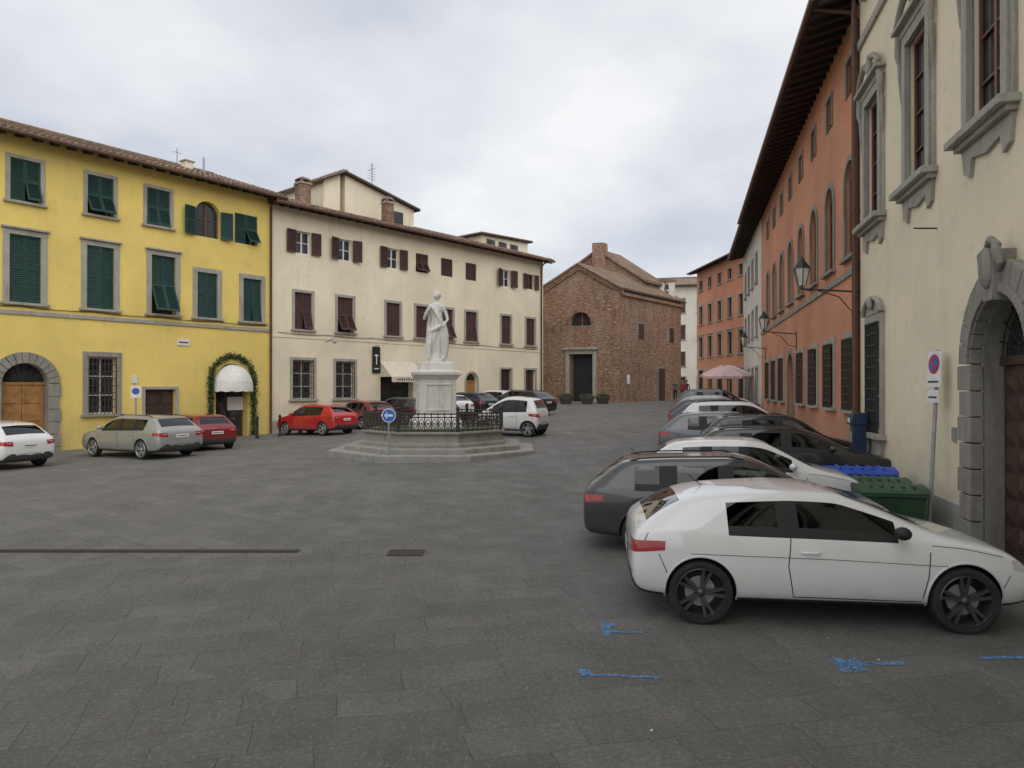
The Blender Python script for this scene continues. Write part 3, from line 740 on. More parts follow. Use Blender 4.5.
def palazzo_window(t, u, z0, z1, w):
    h = w / 2
    for s in (-1, 1):
        x = u + s * h
        t.box(min(x, x + s * .2), max(x, x + s * .2), -.09, .03, z0, z1 + .2, G)
        x2 = x + s * .2; t.box(min(x2, x2 + s * .11), max(x2, x2 + s * .11), -.05, .02, z0, z1 - .3, G)
        xm = x + s * .3
        t.tube([(xm, -.08, z1 - .25), (xm + s * .03, -.11, z1 - .05), (xm, -.1, z1 + .15), (xm - s * .04, -.12, z1 + .3)], [.04, .065, .075, .06], 8, G)
        t.tube([(xm, -.05, z1 - 1.0), (xm + s * .02, -.07, z1 - .6), (xm, -.08, z1 - .25)], [.02, .035, .05], 8, G)
    t.box(u - h, u + h, -.088, .03, z1, z1 + .2, G)
    t.box(u - h - .3, u + h + .3, -.11, .02, z1 + .2, z1 + .34, G)
    t.box(u - h - .38, u + h + .38, -.22, .02, z1 + .34, z1 + .42, G)
    for s in (-1, 1):
        pts = [(u + s * (h + .36 - (h + .1) * k / 6), -.14, z1 + .46 + .36 * math.sin(math.pi / 2 * k / 6)) for k in range(7)]
        t.tube(pts, [.05, .055, .06, .065, .07, .075, .085], 8, G)
    t.prism([(u - h - .1, z1 + .42), (u + h + .1, z1 + .42), (u + .5, z1 + .68), (u - .5, z1 + .68)], -.07, .01, G)
    t.ell((u, -.11, z1 + .72), (.14, .08, .2), G, 8)
    t.box(u - h - .4, u + h + .4, -.26, .03, z0 - .11, z0, G)
    t.box(u - h - .33, u + h + .33, -.15, .02, z0 - .19, z0 - .11, G)
    t.prism([(u - h - .27, z0 - .19), (u - h - .2, z0 - .55), (u - h + .02, z0 - .64), (u - h + .1, z0 - .38), (u, z0 - .46), (u + h - .1, z0 - .38), (u + h - .02, z0 - .64), (u + h + .2, z0 - .55), (u + h + .27, z0 - .19)], -.06, .01, G)
for u in UP: palazzo_window(t, u, 6.05, 8.75, 1.15)
for u in UG:
    z0, z1, h = 1.35, 3.75, .525
    t.box(u - h - .2, u - h, -.07, .03, z0, z1, G); t.box(u + h, u + h + .2, -.07, .03, z0, z1, G); t.box(u - h - .2, u + h + .2, -.073, .03, z1, z1 + .18, G)
    t.box(u - h - .32, u + h + .32, -.2, .03, z0 - .12, z0, G); t.prism([(u - h - .2, z0 - .12), (u - h - .1, z0 - .5), (u + h + .1, z0 - .5), (u + h + .2, z0 - .12)], -.08, .01, G)
    pts = [(u - (h + .2) * math.cos(math.pi * k / 10), -.1, z1 + .2 + .36 * math.sin(math.pi * k / 10)) for k in range(11)]
    t.tube(pts, .055, 8, G); t.prism([(p[0], p[2]) for p in pts], -.06, .01, G)
    t.ell((u, -.12, z1 + .45), (.11, .07, .16), G, 8)
uc = up(YD); r = .875; zs = 3.55 - r
arch_ring(t, uc, zs, r, r + .44, -.16, .03, 13, 'stone_dark', .012)
arch_ring(t, uc, zs, r + .03, r + .14, -.2, -.158, 26, 'stone_dark', .0)
for i in range(8):
    z = -.3 + i * (zs + .3) / 8; h = (zs + .3) / 8 - .02
    for s in (-1, 1):
        x = uc + s * r; w = .42 + (.07 if i % 2 else 0)
        t.box(min(x, x + s * w), max(x, x + s * w), -.16, .03, z, z + h, 'stone_dark')
t.prism([(uc - .14, 3.47), (uc + .14, 3.47), (uc + .2, 4.12), (uc - .2, 4.12)], -.26, 0, 'stone_dark')
t.ell((uc, -.27, 3.9), (.17, .08, .27), 'stone_dark', 10)
for s in (-1, 1): t.tube([(uc + s * .1, -.22, 4.18), (uc + s * .24, -.24, 4.1), (uc + s * .27, -.22, 3.93), (uc + s * .18, -.2, 3.85)], [.04, .06, .05, .03], 8, 'stone_dark')
t.tube([(uc - .2, -.2, 4.16), (uc, -.22, 4.27), (uc + .2, -.2, 4.16)], [.04, .06, .04], 8, 'stone_dark')
t.box(0, uc - r - .55, -.04, 0, -.5, .55, 'stone_grey'); t.box(uc + r + .55, LP, -.04, 0, -.5, .55, 'stone_grey')
t.box(0, LP, -.07, 0, 10.4, 10.6, 'stone_grey')
t.obj('stone_ornaments', bp, True, bevel=.012)
d = MB(); y = .27
d.box(uc - r, uc + r, y, y + .05, -.3, zs - .02, 'wood_dark'); d.box(uc - r, uc + r, y - .06, y - .0, zs - .02, zs + .1, 'wood_dark')
d.quad((uc - r, y + .02, zs), (uc + r, y + .02, zs), (uc + r, y + .02, 3.6), (uc - r, y + .02, 3.6), 'window_glass')
for s in (-1, 1):
    for i in range(7):
        for j in range(2):
            x0 = uc + s * (.06 + j * .4); x1 = x0 + s * .37; z0 = .1 + i * .36; z1 = z0 + .33
            xa, xb = min(x0, x1), max(x0, x1); c = ((xa + xb) / 2, y - .07, (z0 + z1) / 2)
            P = [(xa, y - .001, z0), (xb, y - .001, z0), (xb, y - .001, z1), (xa, y - .001, z1), c]
            d.add(P, [(0, 1, 4), (1, 2, 4), (2, 3, 4), (3, 0, 4)], 'wood_dark')
for q in range(1, 9):
    th = math.pi * q / 9
    d.tube([(uc + .2 * math.cos(th), y - .08, zs + .1 + .2 * math.sin(th)), (uc + .86 * math.cos(th), y - .08, zs + .02 + .86 * math.sin(th))], .014, 5, 'iron')
for rr_ in (.2, .5, .72): d.tube([(uc + rr_ * math.cos(math.pi * k / 14), y - .08, zs + .1 + rr_ * math.sin(math.pi * k / 14)) for k in range(15)], .012, 5, 'iron')
d.obj('studded_door', bp)
downpipe(bp, .0, .1, 14.3, y=-.14, ov=1.0)
a = MB(); a.tube([(5.3, 0, 5.0), (5.3, -.35, 5.02)], .014, 6, 'iron'); a.obj('flag_holder', bp)
a = MB(); a.box(uc - 2.0, uc - 1.85, -.03, 0, 1.5, 1.72, 'galvanised'); a.obj('door_bell', bp)

def lantern(name, Y, z, arm):
    l = root(name, (wx(Y), Y, 0), aR); a = MB()
    a.tube([(0, 0, z), (0, -arm, z + .12)], .022, 6, 'iron')
    a.tube([(0, 0, z - .5), (0, -.3, z - .42), (0, -.55, z - .1), (0, -arm * .75, z + .08)], .014, 6, 'iron')
    a.box(-.06, .06, -.02, .0, z - .6, z + .1, 'iron')
    c = (0, -arm, z + .1)
    a.tube([c, (0, -arm, z + .2)], .03, 6, 'iron')
    a.lathe([(.1, 0), (.19, .42)], 6, 'lamp_glass', (0, -arm, z + .2))
    for k in range(6):
        th = math.pi / 3 * k
        a.tube([(.1 * math.cos(th), -arm + .1 * math.sin(th), z + .2), (.195 * math.cos(th), -arm + .195 * math.sin(th), z + .62)], .012, 5, 'iron')
    a.lathe([(.22, 0), (.15, .1), (.07, .2), (.03, .28), (.001, .32)], 6, 'iron', (0, -arm, z + .62))
    a.obj('lantern_body', l)
lantern('wall_lantern', 17.2, 4.65, 1.4); lantern('wall_lantern', 27.5, 4.4, 1.2); lantern('wall_lantern', 38, 4.4, 1.1)

# ------------------------------------------------------------ monument
mx, my = -2.5, 23.3; mz = gz(mx, my)
mon = root('statue_monument', (mx, my, mz))
a = MB(); o8 = math.pi / 8
a.lathe([(3.45, -.6), (3.45, .1), (3.42, .12)], 8, 'stone_step', rot=o8); a.lathe([(2.95, .12), (2.95, .25), (2.92, .27)], 8, 'stone_step', rot=o8)
a.lathe([(2.45, .27), (2.45, .36), (2.35, .4), (2.32, .62), (2.44, .66), (2.44, .72)], 8, 'stone_dark', rot=o8)
a.lathe([(2.05, .71), (2.05, .75)], 8, 'leaf', rot=o8)
a.obj('steps', mon, bevel=.015)
a = MB()
for k in range(8):
    t0, t1 = o8 + k * math.pi / 4, o8 + (k + 1) * math.pi / 4
    A = Vector((2.32 * math.cos(t0), 2.32 * math.sin(t0), 0)); B = Vector((2.32 * math.cos(t1), 2.32 * math.sin(t1), 0))
    a.box(A.x - .05, A.x + .05, A.y - .05, A.y + .05, .72, 1.36, 'iron'); a.ell((A.x, A.y, 1.42), (.06, .06, .07), 'iron', 6)
    for z in (.78, 1.26, 1.16): a.tube([A + Vector((0, 0, z)), B + Vector((0, 0, z))], .022, 5, 'iron_rust')
    n = 9; ed = (B - A).normalized()
    for i in range(1, n):
        p = A.lerp(B, i / n); a.tube([p + Vector((0, 0, .72)), p + Vector((0, 0, 1.3))], .017, 5, 'iron_rust')
    for i in range(n):
        p = A.lerp(B, (i + .5) / n) + Vector((0, 0, .97))
        a.tube([p + ed * (.07 * math.cos(q)) + Vector((0, 0, .13 * math.sin(q))) for q in [2 * math.pi * j / 10 for j in range(11)]], .014, 5, 'iron_rust')
        a.ell(p, (.025, .025, .04), 'iron_rust', 4)
a.obj('iron_railing', mon)
a = MB(); q4 = math.pi / 4
P = [(.88, .27), (.88, .6), (.8, .64), (.78, .95), (.72, 1.02), (.66, 1.1), (.58, 1.16), (.58, 2.3), (.62, 2.34), (.7, 2.44), (.74, 2.46), (.74, 2.56), (.56, 2.62), (.52, 2.85), (.46, 2.88)]
a.lathe([(r * 1.414, z) for r, z in P], 4, 'marble', rot=q4)
for s in range(4):
    c, sn = math.cos(s * math.pi / 2), math.sin(s * math.pi / 2)
    def tr(x, y_, z): return (x * c - y_ * sn, x * sn + y_ * c, z)
    for (x0, x1, z0, z1) in ((-.42, .42, 1.3, 1.36), (-.42, .42, 2.12, 2.18), (-.42, -.36, 1.36, 2.12), (.36, .42, 1.36, 2.12)):
        a.hexa([tr(x0, -.61, z0), tr(x1, -.61, z0), tr(x1, -.56, z0), tr(x0, -.56, z0), tr(x0, -.61, z1), tr(x1, -.61, z1), tr(x1, -.56, z1), tr(x0, -.56, z1)], 'marble')
pd = a.obj('pedestal', mon, bevel=.015); pd.rotation_euler = (0, 0, .25)
s = MB(); z0 = 2.85
n = 40
rings = [(0, .3, .3, 0, 0), (.12, .3, .29, 0, 0), (.14, .27, .24, 0, 0), (.35, .24, .21, -.02, 0), (.8, .235, .22, .03, -.02), (1.1, .25, .2, .07, 0), (1.28, .225, .175, .07, 0), (1.45, .18, .145, .05, .0), (1.62, .185, .15, .03, .0), (1.8, .22, .15, .01, 0), (1.92, .2, .13, .01, 0), (1.99, .1, .09, .02, 0), (2.08, .062, .062, .02, 0)]
vs = []; fs = []
for i, (z, rx, ry, ox, oy) in enumerate(rings):
    for k in range(n):
        th = 2 * math.pi * k / n
        amp = .12 if .2 < z < 1.3 else (.04 if z < 1.7 and z > .2 else 0)
        f = 1 + amp * math.sin(9 * th + z * 2.6) + amp * .8 * math.sin(5 * th - z * 3.4)
        vs.append((ox + rx * f * math.cos(th), oy + ry * f * math.sin(th), z0 + z))
for i in range(len(rings) - 1):
    for k in range(n): fs.append((i * n + k, i * n + (k + 1) % n, (i + 1) * n + (k + 1) % n, (i + 1) * n + k))
fs.append(tuple(range(n - 1, -1, -1))); fs.append(tuple(range(len(vs) - n, len(vs)))); s.add(vs, fs, 'marble')
def V(x, y, z): return (x, y, z0 + z)
s.ell(V(.04, -.03, 2.2), (.1, .12, .145), 'marble', 10); s.ell(V(.05, .06, 2.24), (.11, .1, .12), 'marble', 8); s.ell(V(.06, .15, 2.2), (.06, .06, .06), 'marble', 6)
s.ell(V(.03, -.155, 2.18), (.018, .03, .03), 'marble', 6); s.tube([V(.02, 0, 2.0), V(.03, -.02, 2.15)], .062, 10, 'marble')
s.tube([V(-.2, 0, 1.87), V(-.34, -.02, 1.62), V(-.36, -.12, 1.46), V(-.22, -.24, 1.62), V(-.1, -.26, 1.78)], [.075, .062, .055, .045, .04], 10, 'marble')
s.tube([V(.2, 0, 1.87), V(.34, .04, 1.65), V(.42, .0, 1.42), V(.36, -.14, 1.25)], [.075, .06, .05, .042], 10, 'marble')
s.ell(V(-.07, -.27, 1.81), (.05, .035, .06), 'marble', 6); s.ell(V(.34, -.17, 1.2), (.04, .05, .06), 'marble', 6)
s.tube([V(-.2, -.05, 1.9), V(0, -.17, 1.75), V(.18, -.16, 1.5), V(.3, -.1, 1.2), V(.33, -.05, .7), V(.28, 0, .25)], [.05, .06, .07, .1, .1, .08], 10, 'marble')
s.tube([V(.36, -.12, 1.3), V(.42, -.06, .9), V(.38, -.02, .4), V(.3, 0, .15)], [.04, .07, .08, .09], 8, 'marble')
s.tube([V(-.24, -.06, 1.15), V(-.1, -.24, 1.0), V(.12, -.24, 1.12), V(.34, -.12, 1.28)], [.05, .07, .07, .05], 8, 'marble')
s.tube([V(-.12, -.3, .12), V(-.1, -.29, .6), V(-.06, -.17, 1.1)], [.07, .085, .1], 8, 'marble')
s.tube([V(-.18, .1, 1.9), V(-.28, .14, 1.3), V(-.33, .12, .5), V(-.27, .1, .1)], [.08, .1, .1, .1], 8, 'marble')
me = s.mesh('tmp'); so = bpy.data.objects.new('marble_figure', me); COL.objects.link(so)
rm = so.modifiers.new('r', 'REMESH'); rm.mode = 'VOXEL'; rm.voxel_size = .02; rm.use_smooth_shade = True
so.parent = mon; so.rotation_euler = (0, 0, -.3)

# ------------------------------------------------------------ cars
SL = ['PAINT', 'car_glass', 'car_black', 'plastic_grey', 'tail_red', 'lamp_clear', 'sign_white', 'rim_silver', 'seat_cloth']
TYPES = {
 'hatch3': dict(L=3.86, W=1.72, H=1.32, belt=.89, wr=.312, ra=-1.24, fa=1.22, rb=-1.81, rt=-1.42, mids=[(-1.0, 0), (-.40, 1), (-.35, 0), (.05, 0)], wt=.16, cw=1.02, rdrop=.09, doors=[(-.38, .92)], plate=(.58, .69), tw=.69),
 'wagon': dict(L=4.6, W=1.80, H=1.45, belt=.95, wr=.32, ra=-1.37, fa=1.35, rb=-2.16, rt=-1.72, mids=[(-1.55, 0), (-1.05, 1), (-.99, 0), (-.12, 1), (-.05, 0), (.15, 0)], wt=.35, cw=1.2, rdrop=.07, doors=[(-1.0, -.07), (-.07, 1.1)], rails=1, plate=(.70, .81), tw=.70),
 'hatch5': dict(L=4.1, W=1.74, H=1.46, belt=.94, wr=.31, ra=-1.28, fa=1.24, rb=-1.90, rt=-1.48, mids=[(-1.22, 0), (-.82, 1), (-.77, 0), (-.08, 1), (-.02, 0), (.15, 0)], wt=.3, cw=1.12, rdrop=.09, doors=[(-.8, -.05), (-.05, 1.0)], plate=(.66, .77), tw=.70),
 'suv': dict(L=4.4, W=1.84, H=1.64, belt=1.05, wr=.355, ra=-1.34, fa=1.32, rb=-2.04, rt=-1.68, mids=[(-1.45, 0), (-.95, 1), (-.88, 0), (-.05, 1), (.02, 0), (.2, 0)], wt=.4, cw=1.15, rdrop=.07, doors=[(-.9, 0), (0, 1.05)], rails=1, plate=(.8, .91), tw=.72),
 'micro': dict(L=2.7, W=1.56, H=1.54, belt=.95, wr=.29, ra=-.93, fa=.93, rb=-1.27, rt=-1.08, mids=[(-.92, 0), (-.5, 1), (-.44, 0), (-.1, 0)], wt=.1, cw=.93, rdrop=.08, doors=[(-.46, .6)], plate=(.5, .6), tw=.74),
}
def evalmesh(o):
    dg = bpy.context.evaluated_depsgraph_get(); return bpy.data.meshes.new_from_object(o.evaluated_get(dg))
def outward(me):
    bm = bmesh.new(); bm.from_mesh(me); bmesh.ops.remove_doubles(bm, verts=bm.verts, dist=1e-5)
    bmesh.ops.recalc_face_normals(bm, faces=bm.faces)
    if bm.calc_volume(signed=True) < 0: bmesh.ops.reverse_faces(bm, faces=bm.faces)
    bm.to_mesh(me); bm.free()
MATS['PAINT'] = MATS['paint_white']
CARC = {}
def car_mesh(ty):
    if ty in CARC: return CARC[ty]
    sp = TYPES[ty]; W = sp['W'] / 2; L = sp['L']; H = sp['H']; h0 = sp['belt']; xr, xf = -L / 2, L / 2; tw = sp['tw']
    xpk = -.1
    def rz(x):
        return H - (sp['rdrop'] * ((x - xpk) / (sp['rt'] - xpk)) ** 2 if x < xpk else .04 * ((x - xpk) / max(.2, sp['wt'] - xpk)) ** 2)
    k = .75 if ty == 'micro' else 1
    st = [(xr, .42, .80 * W, h0 - .22, h0 - .15, .66 * W, 0), (xr + .045, .28, .93 * W, h0 - .07, h0 - .0, .79 * W, 0), (sp['rb'], .22, .97 * W, h0 + .01, h0 + .07, .80 * W, 0),
          (sp['rt'], .20, .995 * W, h0 + .03, rz(sp['rt']), (tw - .05) * W, 0)]
    irt = 3
    for x, pl in sp['mids']: st.append((x, .19, W, h0 + .012 - .018 * (x + 1), rz(x), (tw - .01) * W, pl))
    st.append((sp['wt'], .19, W, h0 - .012, rz(sp['wt']), tw * W, 0)); iwt = len(st) - 1
    za = rz(sp['wt']); ct = h0 + .03
    xq = sp['wt'] + (sp['cw'] - sp['wt']) * .55
    st.append((xq, .19, W, h0 - .022, za + (ct - za) * .50, (tw + .05) * W, 0)); iq = len(st) - 1
    st.append((sp['cw'], .19, .995 * W, h0 - .045, ct, .80 * W, 0)); icw = len(st) - 1
    xm = sp['cw'] + (xf - sp['cw']) * .5
    st += [(xm, .20, .975 * W, h0 - .10, h0 - .04, .76 * W, 0), (xf - .18 * k, .21, .91 * W, h0 - .21, h0 - .14, .70 * W, 0), (xf - .05, .25, .83 * W, h0 - .36, h0 - .30, .62 * W, 0), (xf, .34, .74 * W, h0 - .46, h0 - .42, .54 * W, 0)]
    mb = MB(); n = 22
    for (x, zb, w, b, t, wt, pl) in st:
        hs = [(0, zb), (w * .82, zb), (w * .955, zb + .08), (w * .985, zb + .17), (w, zb + .46 * (b - zb)), (w * .99, zb + .80 * (b - zb)), (w * .955, b), (w * .93, b + .02),
              (wt + .04, t - min(.055, .35 * (t - b))), (wt * .955, t - .014), (wt * .5, t), (0, t + .006)]
        ring = hs + [(-y, z) for y, z in hs[10:0:-1]]
        mb.v += [(x, y, z) for y, z in ring]
    for i in range(len(st) - 1):
        for q in range(n):
            j = q if q < 11 else 21 - q
            m = 'PAINT'
            if j <= 1: m = 'plastic_grey'
            if irt < i < iq and j == 6: m = 'car_black'
            if irt < i < iq and j == 7: m = 'car_black' if st[i][6] == 1 else 'car_glass'
            if iwt <= i < icw and j >= 9: m = 'car_glass'
            if i == irt - 1 and j >= 9: m = 'car_glass'
            mb.f.append([i * n + q, (i + 1) * n + q, (i + 1) * n + (q + 1) % n, i * n + (q + 1) % n]); mb.m.append(m)
    mb.f.append(list(range(n))); mb.m.append('PAINT'); mb.f.append([(len(st) - 1) * n + q for q in range(n - 1, -1, -1)]); mb.m.append('PAINT')
    me = mb.mesh('carbody', SL); outward(me)
    o = bpy.data.objects.new('tmp', me); COL.objects.link(o)
    sb = o.modifiers.new('s', 'SUBSURF'); sb.levels = 2; sb.render_levels = 2
    sm = evalmesh(o)
    bvh = BVHTree.FromPolygons([v.co.copy() for v in sm.vertices], [tuple(p.vertices) for p in sm.polygons])
    bpy.data.objects.remove(o)
    cur = sm
    def volume(m_):
        bm = bmesh.new(); bm.from_mesh(m_); v = bm.calc_volume(signed=True); bm.free(); return v
    for ax in (sp['ra'], sp['fa']):
        for s in (-1, 1):
            good = None; v0 = volume(cur)
            for solver, dx, segs in (('EXACT', 0, 40), ('EXACT', .0031, 38), ('FAST', 0, 40), ('FAST', .0047, 37), ('EXACT', -.006, 34), ('FAST', -.0053, 43)):
                cut = MB(); vs = []; nn = segs
                for yy in (s * (W - .3), s * (W + .12)):
                    for q in range(nn):
                        th = 2 * math.pi * (q + .13) / nn; vs.append((ax + dx + (sp['wr'] + .035) * math.cos(th), yy, sp['wr'] + .01 + (sp['wr'] + .03) * math.sin(th)))
                cut.add(vs, [tuple(range(nn)), tuple(range(2 * nn - 1, nn - 1, -1))] + [(q, q + nn, (q + 1) % nn + nn, (q + 1) % nn) for q in range(nn)], 'car_black')
                cme = cut.mesh('cut', SL); outward(cme)
                o = bpy.data.objects.new('tmp', cur); COL.objects.link(o); co = bpy.data.objects.new('cut', cme); COL.objects.link(co)
                bo = o.modifiers.new('b', 'BOOLEAN'); bo.object = co; bo.operation = 'DIFFERENCE'; bo.solver = solver
                res = evalmesh(o); bpy.data.objects.remove(o); bpy.data.objects.remove(co)
                ymax = max([abs(v.co.y) for v in res.vertices] + [0]); v1 = volume(res)
                if len(res.polygons) > 500 and ymax < W + .06 and v1 < v0 - .01 and v1 > v0 - .2: good = res; break
            if good: cur = good
    body = cur
    for p in body.polygons: p.use_smooth = True
    try: body.set_sharp_from_angle(angle=math.radians(38))
    except Exception: pass
    d = MB()
    def patch(cx, p0, p1, z0, z1, m, off=.006, nu=10, nz=4, ztilt=0, shrink=0):
        rows = []
        for j in range(nz + 1):
            row = []
            for i in range(nu + 1):
                ph = math.radians(p0 + (p1 - p0) * i / nu)
                za_, zb_ = z0 + shrink * i / nu + ztilt * i / nu, z1 + ztilt * i / nu
                z = za_ + (zb_ - za_) * j / nz
                dr = Vector((math.cos(ph), math.sin(ph), 0)); h = bvh.ray_cast(Vector((cx, 0, z)) + dr * 4, -dr)
                if h[0] is None: return
                row.append(h[0] + dr * off)
            rows.append(row)
        vs = [p for r_ in rows for p in r_]; q = nu + 1
        d.add(vs, [(j * q + i, j * q + i + 1, (j + 1) * q + i + 1, (j + 1) * q + i) for j in range(nz) for i in range(nu)], m)
    def rib(pts, w=.005, m='car_black', off=.002, sides=(-1, 1)):
        dp = []
        for a, b in zip(pts[:-1], pts[1:]):
            kk_ = max(2, int(math.hypot(b[0] - a[0], b[1] - a[1]) / .05))
            for i in range(kk_): dp.append((a[0] + (b[0] - a[0]) * i / kk_, a[1] + (b[1] - a[1]) * i / kk_))
        dp.append(pts[-1])
        for s in sides:
            L_ = []
            for i, p in enumerate(dp):
                a = dp[max(0, i - 1)]; b = dp[min(len(dp) - 1, i + 1)]
                tx, tz = b[0] - a[0], b[1] - a[1]; l = math.hypot(tx, tz) or 1; nx_, nz_ = -tz / l, tx / l
                pr = []
                for e in (-1, 1):
                    h = bvh.ray_cast(Vector((p[0] + nx_ * w * e, s * 3, p[1] + nz_ * w * e)), Vector((0, -s, 0)))
                    pr.append(h[0] + Vector((0, s * off, 0)) if h[0] is not None else None)
                L_.append(pr)
            for a, b in zip(L_[:-1], L_[1:]):
                if None in a or None in b: continue
                d.quad(a[0], a[1], b[1], b[0], m)
    rc, fc = xr + .75, xf - .75
    for s in (1, -1):
        patch(rc, 180 - s * 35, 180 - s * 64, h0 - .225, h0 - .085, 'tail_red', .005, 14, 4, .012, .05)
        patch(rc, 180 - s * 36, 180 - s * 44, h0 - .145, h0 - .12, 'lamp_clear', .008, 4, 1)
        patch(fc, s * 30, s * 58, h0 - .36, h0 - .24, 'lamp_clear', .006, 12, 4, .05, .03)
        patch(fc, s * 33, s * 43, h0 - .33, h0 - .27, 'car_black', .009, 4, 2, .01)
        patch(fc, s * 28, s * 44, .3, .4, 'car_black', .006, 6, 3)
    patch(rc, 197, 163, sp['plate'][0], sp['plate'][1], 'sign_white', .012)
    patch(rc, 194, 166, sp['plate'][0] + .04, sp['plate'][0] + .07, 'plastic_grey', .014, 10, 1)
    patch(rc, 222, 138, .29, .37, 'plastic_grey', .005)
    patch(rc, 232, 128, .475, .483, 'car_black', .003, 14, 1)
    patch(fc, -22, 22, .36, h0 - .3, 'car_black', .006); patch(fc, -17, 17, .33, .43, 'sign_white', .014)
    for (x0, x1) in sp['doors']:
        rib([(x0, h0 - .02), (x0 - .03, .6), (x0 + .02, .30), (x1 - .1, .29), (x1 - .04, .55), (x1 - .02, h0 - .12)])
        hx = x0 + .18
        for s in (-1, 1):
            h = bvh.ray_cast(Vector((hx, s * 3, h0 - .15)), Vector((0, -s, 0)))
            if h[0] is not None: d.tube([h[0] + Vector((-.09, 0, 0)), h[0] + Vector((-.06, s * .03, 0)), h[0] + Vector((.06, s * .03, 0)), h[0] + Vector((.09, 0, 0))], [.008, .013, .013, .008], 8, 'PAINT')
    rib([(sp['rb'] + .06, h0 + .0), (sp['rb'] + .02, h0 - .08)], .004)
    rib([(sp['cw'] - .1, h0 - .06), (sp['cw'] + .2, h0 - .085), (xf - .35, h0 - .16)], .003)
    rib([(xr + .28, h0 - .2), (sp['ra'] - .33, .5)], .004); rib([(xf - .3, h0 - .33), (sp['fa'] + .33, .42)], .004)
    rib([(sp['fa'] - .33, .235), (sp['ra'] + .36, .235)], .035, 'plastic_grey', .008)
    rib([(sp['ra'] - .1, h0 - .19), (0, h0 - .21), (sp['fa'] - .1, h0 - .25)], .003, 'PAINT', .006)
    for s in (-1, 1):
        mm = 'PAINT' if ty != 'micro' else 'car_black'
        mp = (xq - .02, s * (W + .07), h0 + .07)
        d.ell(mp, (.075, .095, .062), mm if ty != 'hatch3' else 'car_black', 8)
        d.tube([(mp[0] + .02, s * (W - .07), h0 + .02), (mp[0] + .01, s * (W + .02), h0 + .05)], .02, 6, 'car_black')
        for ax in (sp['ra'], sp['fa']):
            pts = []
            for q in range(25):
                th = math.radians(-12 + 204 * q / 24); rr2 = sp['wr'] + .042
                X, Z = ax + rr2 * math.cos(th), sp['wr'] + .01 + rr2 * math.sin(th)
                h = bvh.ray_cast(Vector((X, s * 3, Z)), Vector((0, -s, 0)))
                if h[0] is not None and abs(h[0].y) > W * .8: pts.append(h[0] - Vector((0, s * .004, 0)))
            if len(pts) > 3: d.tube(pts, .012, 6, 'plastic_grey' if ty in ('suv',) else 'PAINT')
    if sp.get('rails'):
        for s in (-1, 1):
            pts = []
            for q in range(11):
                X = sp['rt'] + .15 + (sp['wt'] - .2 - sp['rt'] - .15) * q / 10
                h = bvh.ray_cast(Vector((X, s * .62 * W, 3)), Vector((0, 0, -1)))
                if h[0] is not None: pts.append(h[0] + Vector((0, 0, .0 if q in (0, 10) else .028)))
            d.tube(pts, .013, 6, 'car_black')
    h = bvh.ray_cast(Vector((sp['rt'] + .3, 0, 3)), Vector((0, 0, -1)))[0]
    d.tube([h, h + Vector((-.14, 0, .12))], .005, 5, 'car_black')
    # interior: floor, dashboard, seats, steering wheel
    d.box(sp['rt'] + .05, sp['cw'] - .1, -W * .62, W * .62, .36, .5, 'car_black')
    d.hexa([(sp['cw'] - .38, -W * .72, .5), (sp['cw'] - .02, -W * .72, .5), (sp['cw'] - .02, W * .72, .5), (sp['cw'] - .38, W * .72, .5), (sp['cw'] - .33, -W * .72, h0 - .06), (sp['cw'] - .08, -W * .72, h0 - .08), (sp['cw'] - .08, W * .72, h0 - .08), (sp['cw'] - .33, W * .72, h0 - .06)], 'car_black')
    def seat(x, y, w):
        top = min(h0 + .16, H - .34)
        d.hexa([(x - .05, y - w, .5), (x + .45, y - w, .5), (x + .45, y + w, .5), (x - .05, y + w, .5), (x - .05, y - w, .62), (x + .45, y - w, .66), (x + .45, y + w, .66), (x - .05, y + w, .62)], 'seat_cloth')
        d.hexa([(x - .1, y - w, .58), (x + .05, y - w, .58), (x + .05, y + w, .58), (x - .1, y + w, .58), (x - .25, y - w * .8, top), (x - .15, y - w * .8, top), (x - .15, y + w * .8, top), (x - .25, y + w * .8, top)], 'seat_cloth')
    sx = sp['wt'] - .45
    for s in (-1, 1):
        seat(sx, s * .35, .23); d.ell((sx - .23, s * .35, min(h0 + .25, H - .24)), (.05, .12, .085), 'seat_cloth', 6)
    if ty != 'micro':
        seat(sx - .8, 0, .52)
        for s in (-1, 1): d.ell((sx - 1.02, s * .33, min(h0 + .21, H - .26)), (.05, .11, .06), 'seat_cloth', 6)
    c0 = Vector((sp['cw'] - .52, .35, h0 - .06))
    d.tube([c0 + Vector((-.07 * math.sin(2 * math.pi * q / 16), .18 * math.cos(2 * math.pi * q / 16), .17 * math.sin(2 * math.pi * q / 16))) for q in range(17)], .014, 6, 'car_black')
    dm = d.mesh('details', SL)
    for p in dm.polygons: p.use_smooth = True
    try: dm.set_sharp_from_angle(angle=math.radians(40))
    except Exception: pass
    CARC[ty] = (body, dm, sp); return CARC[ty]
WC = {}
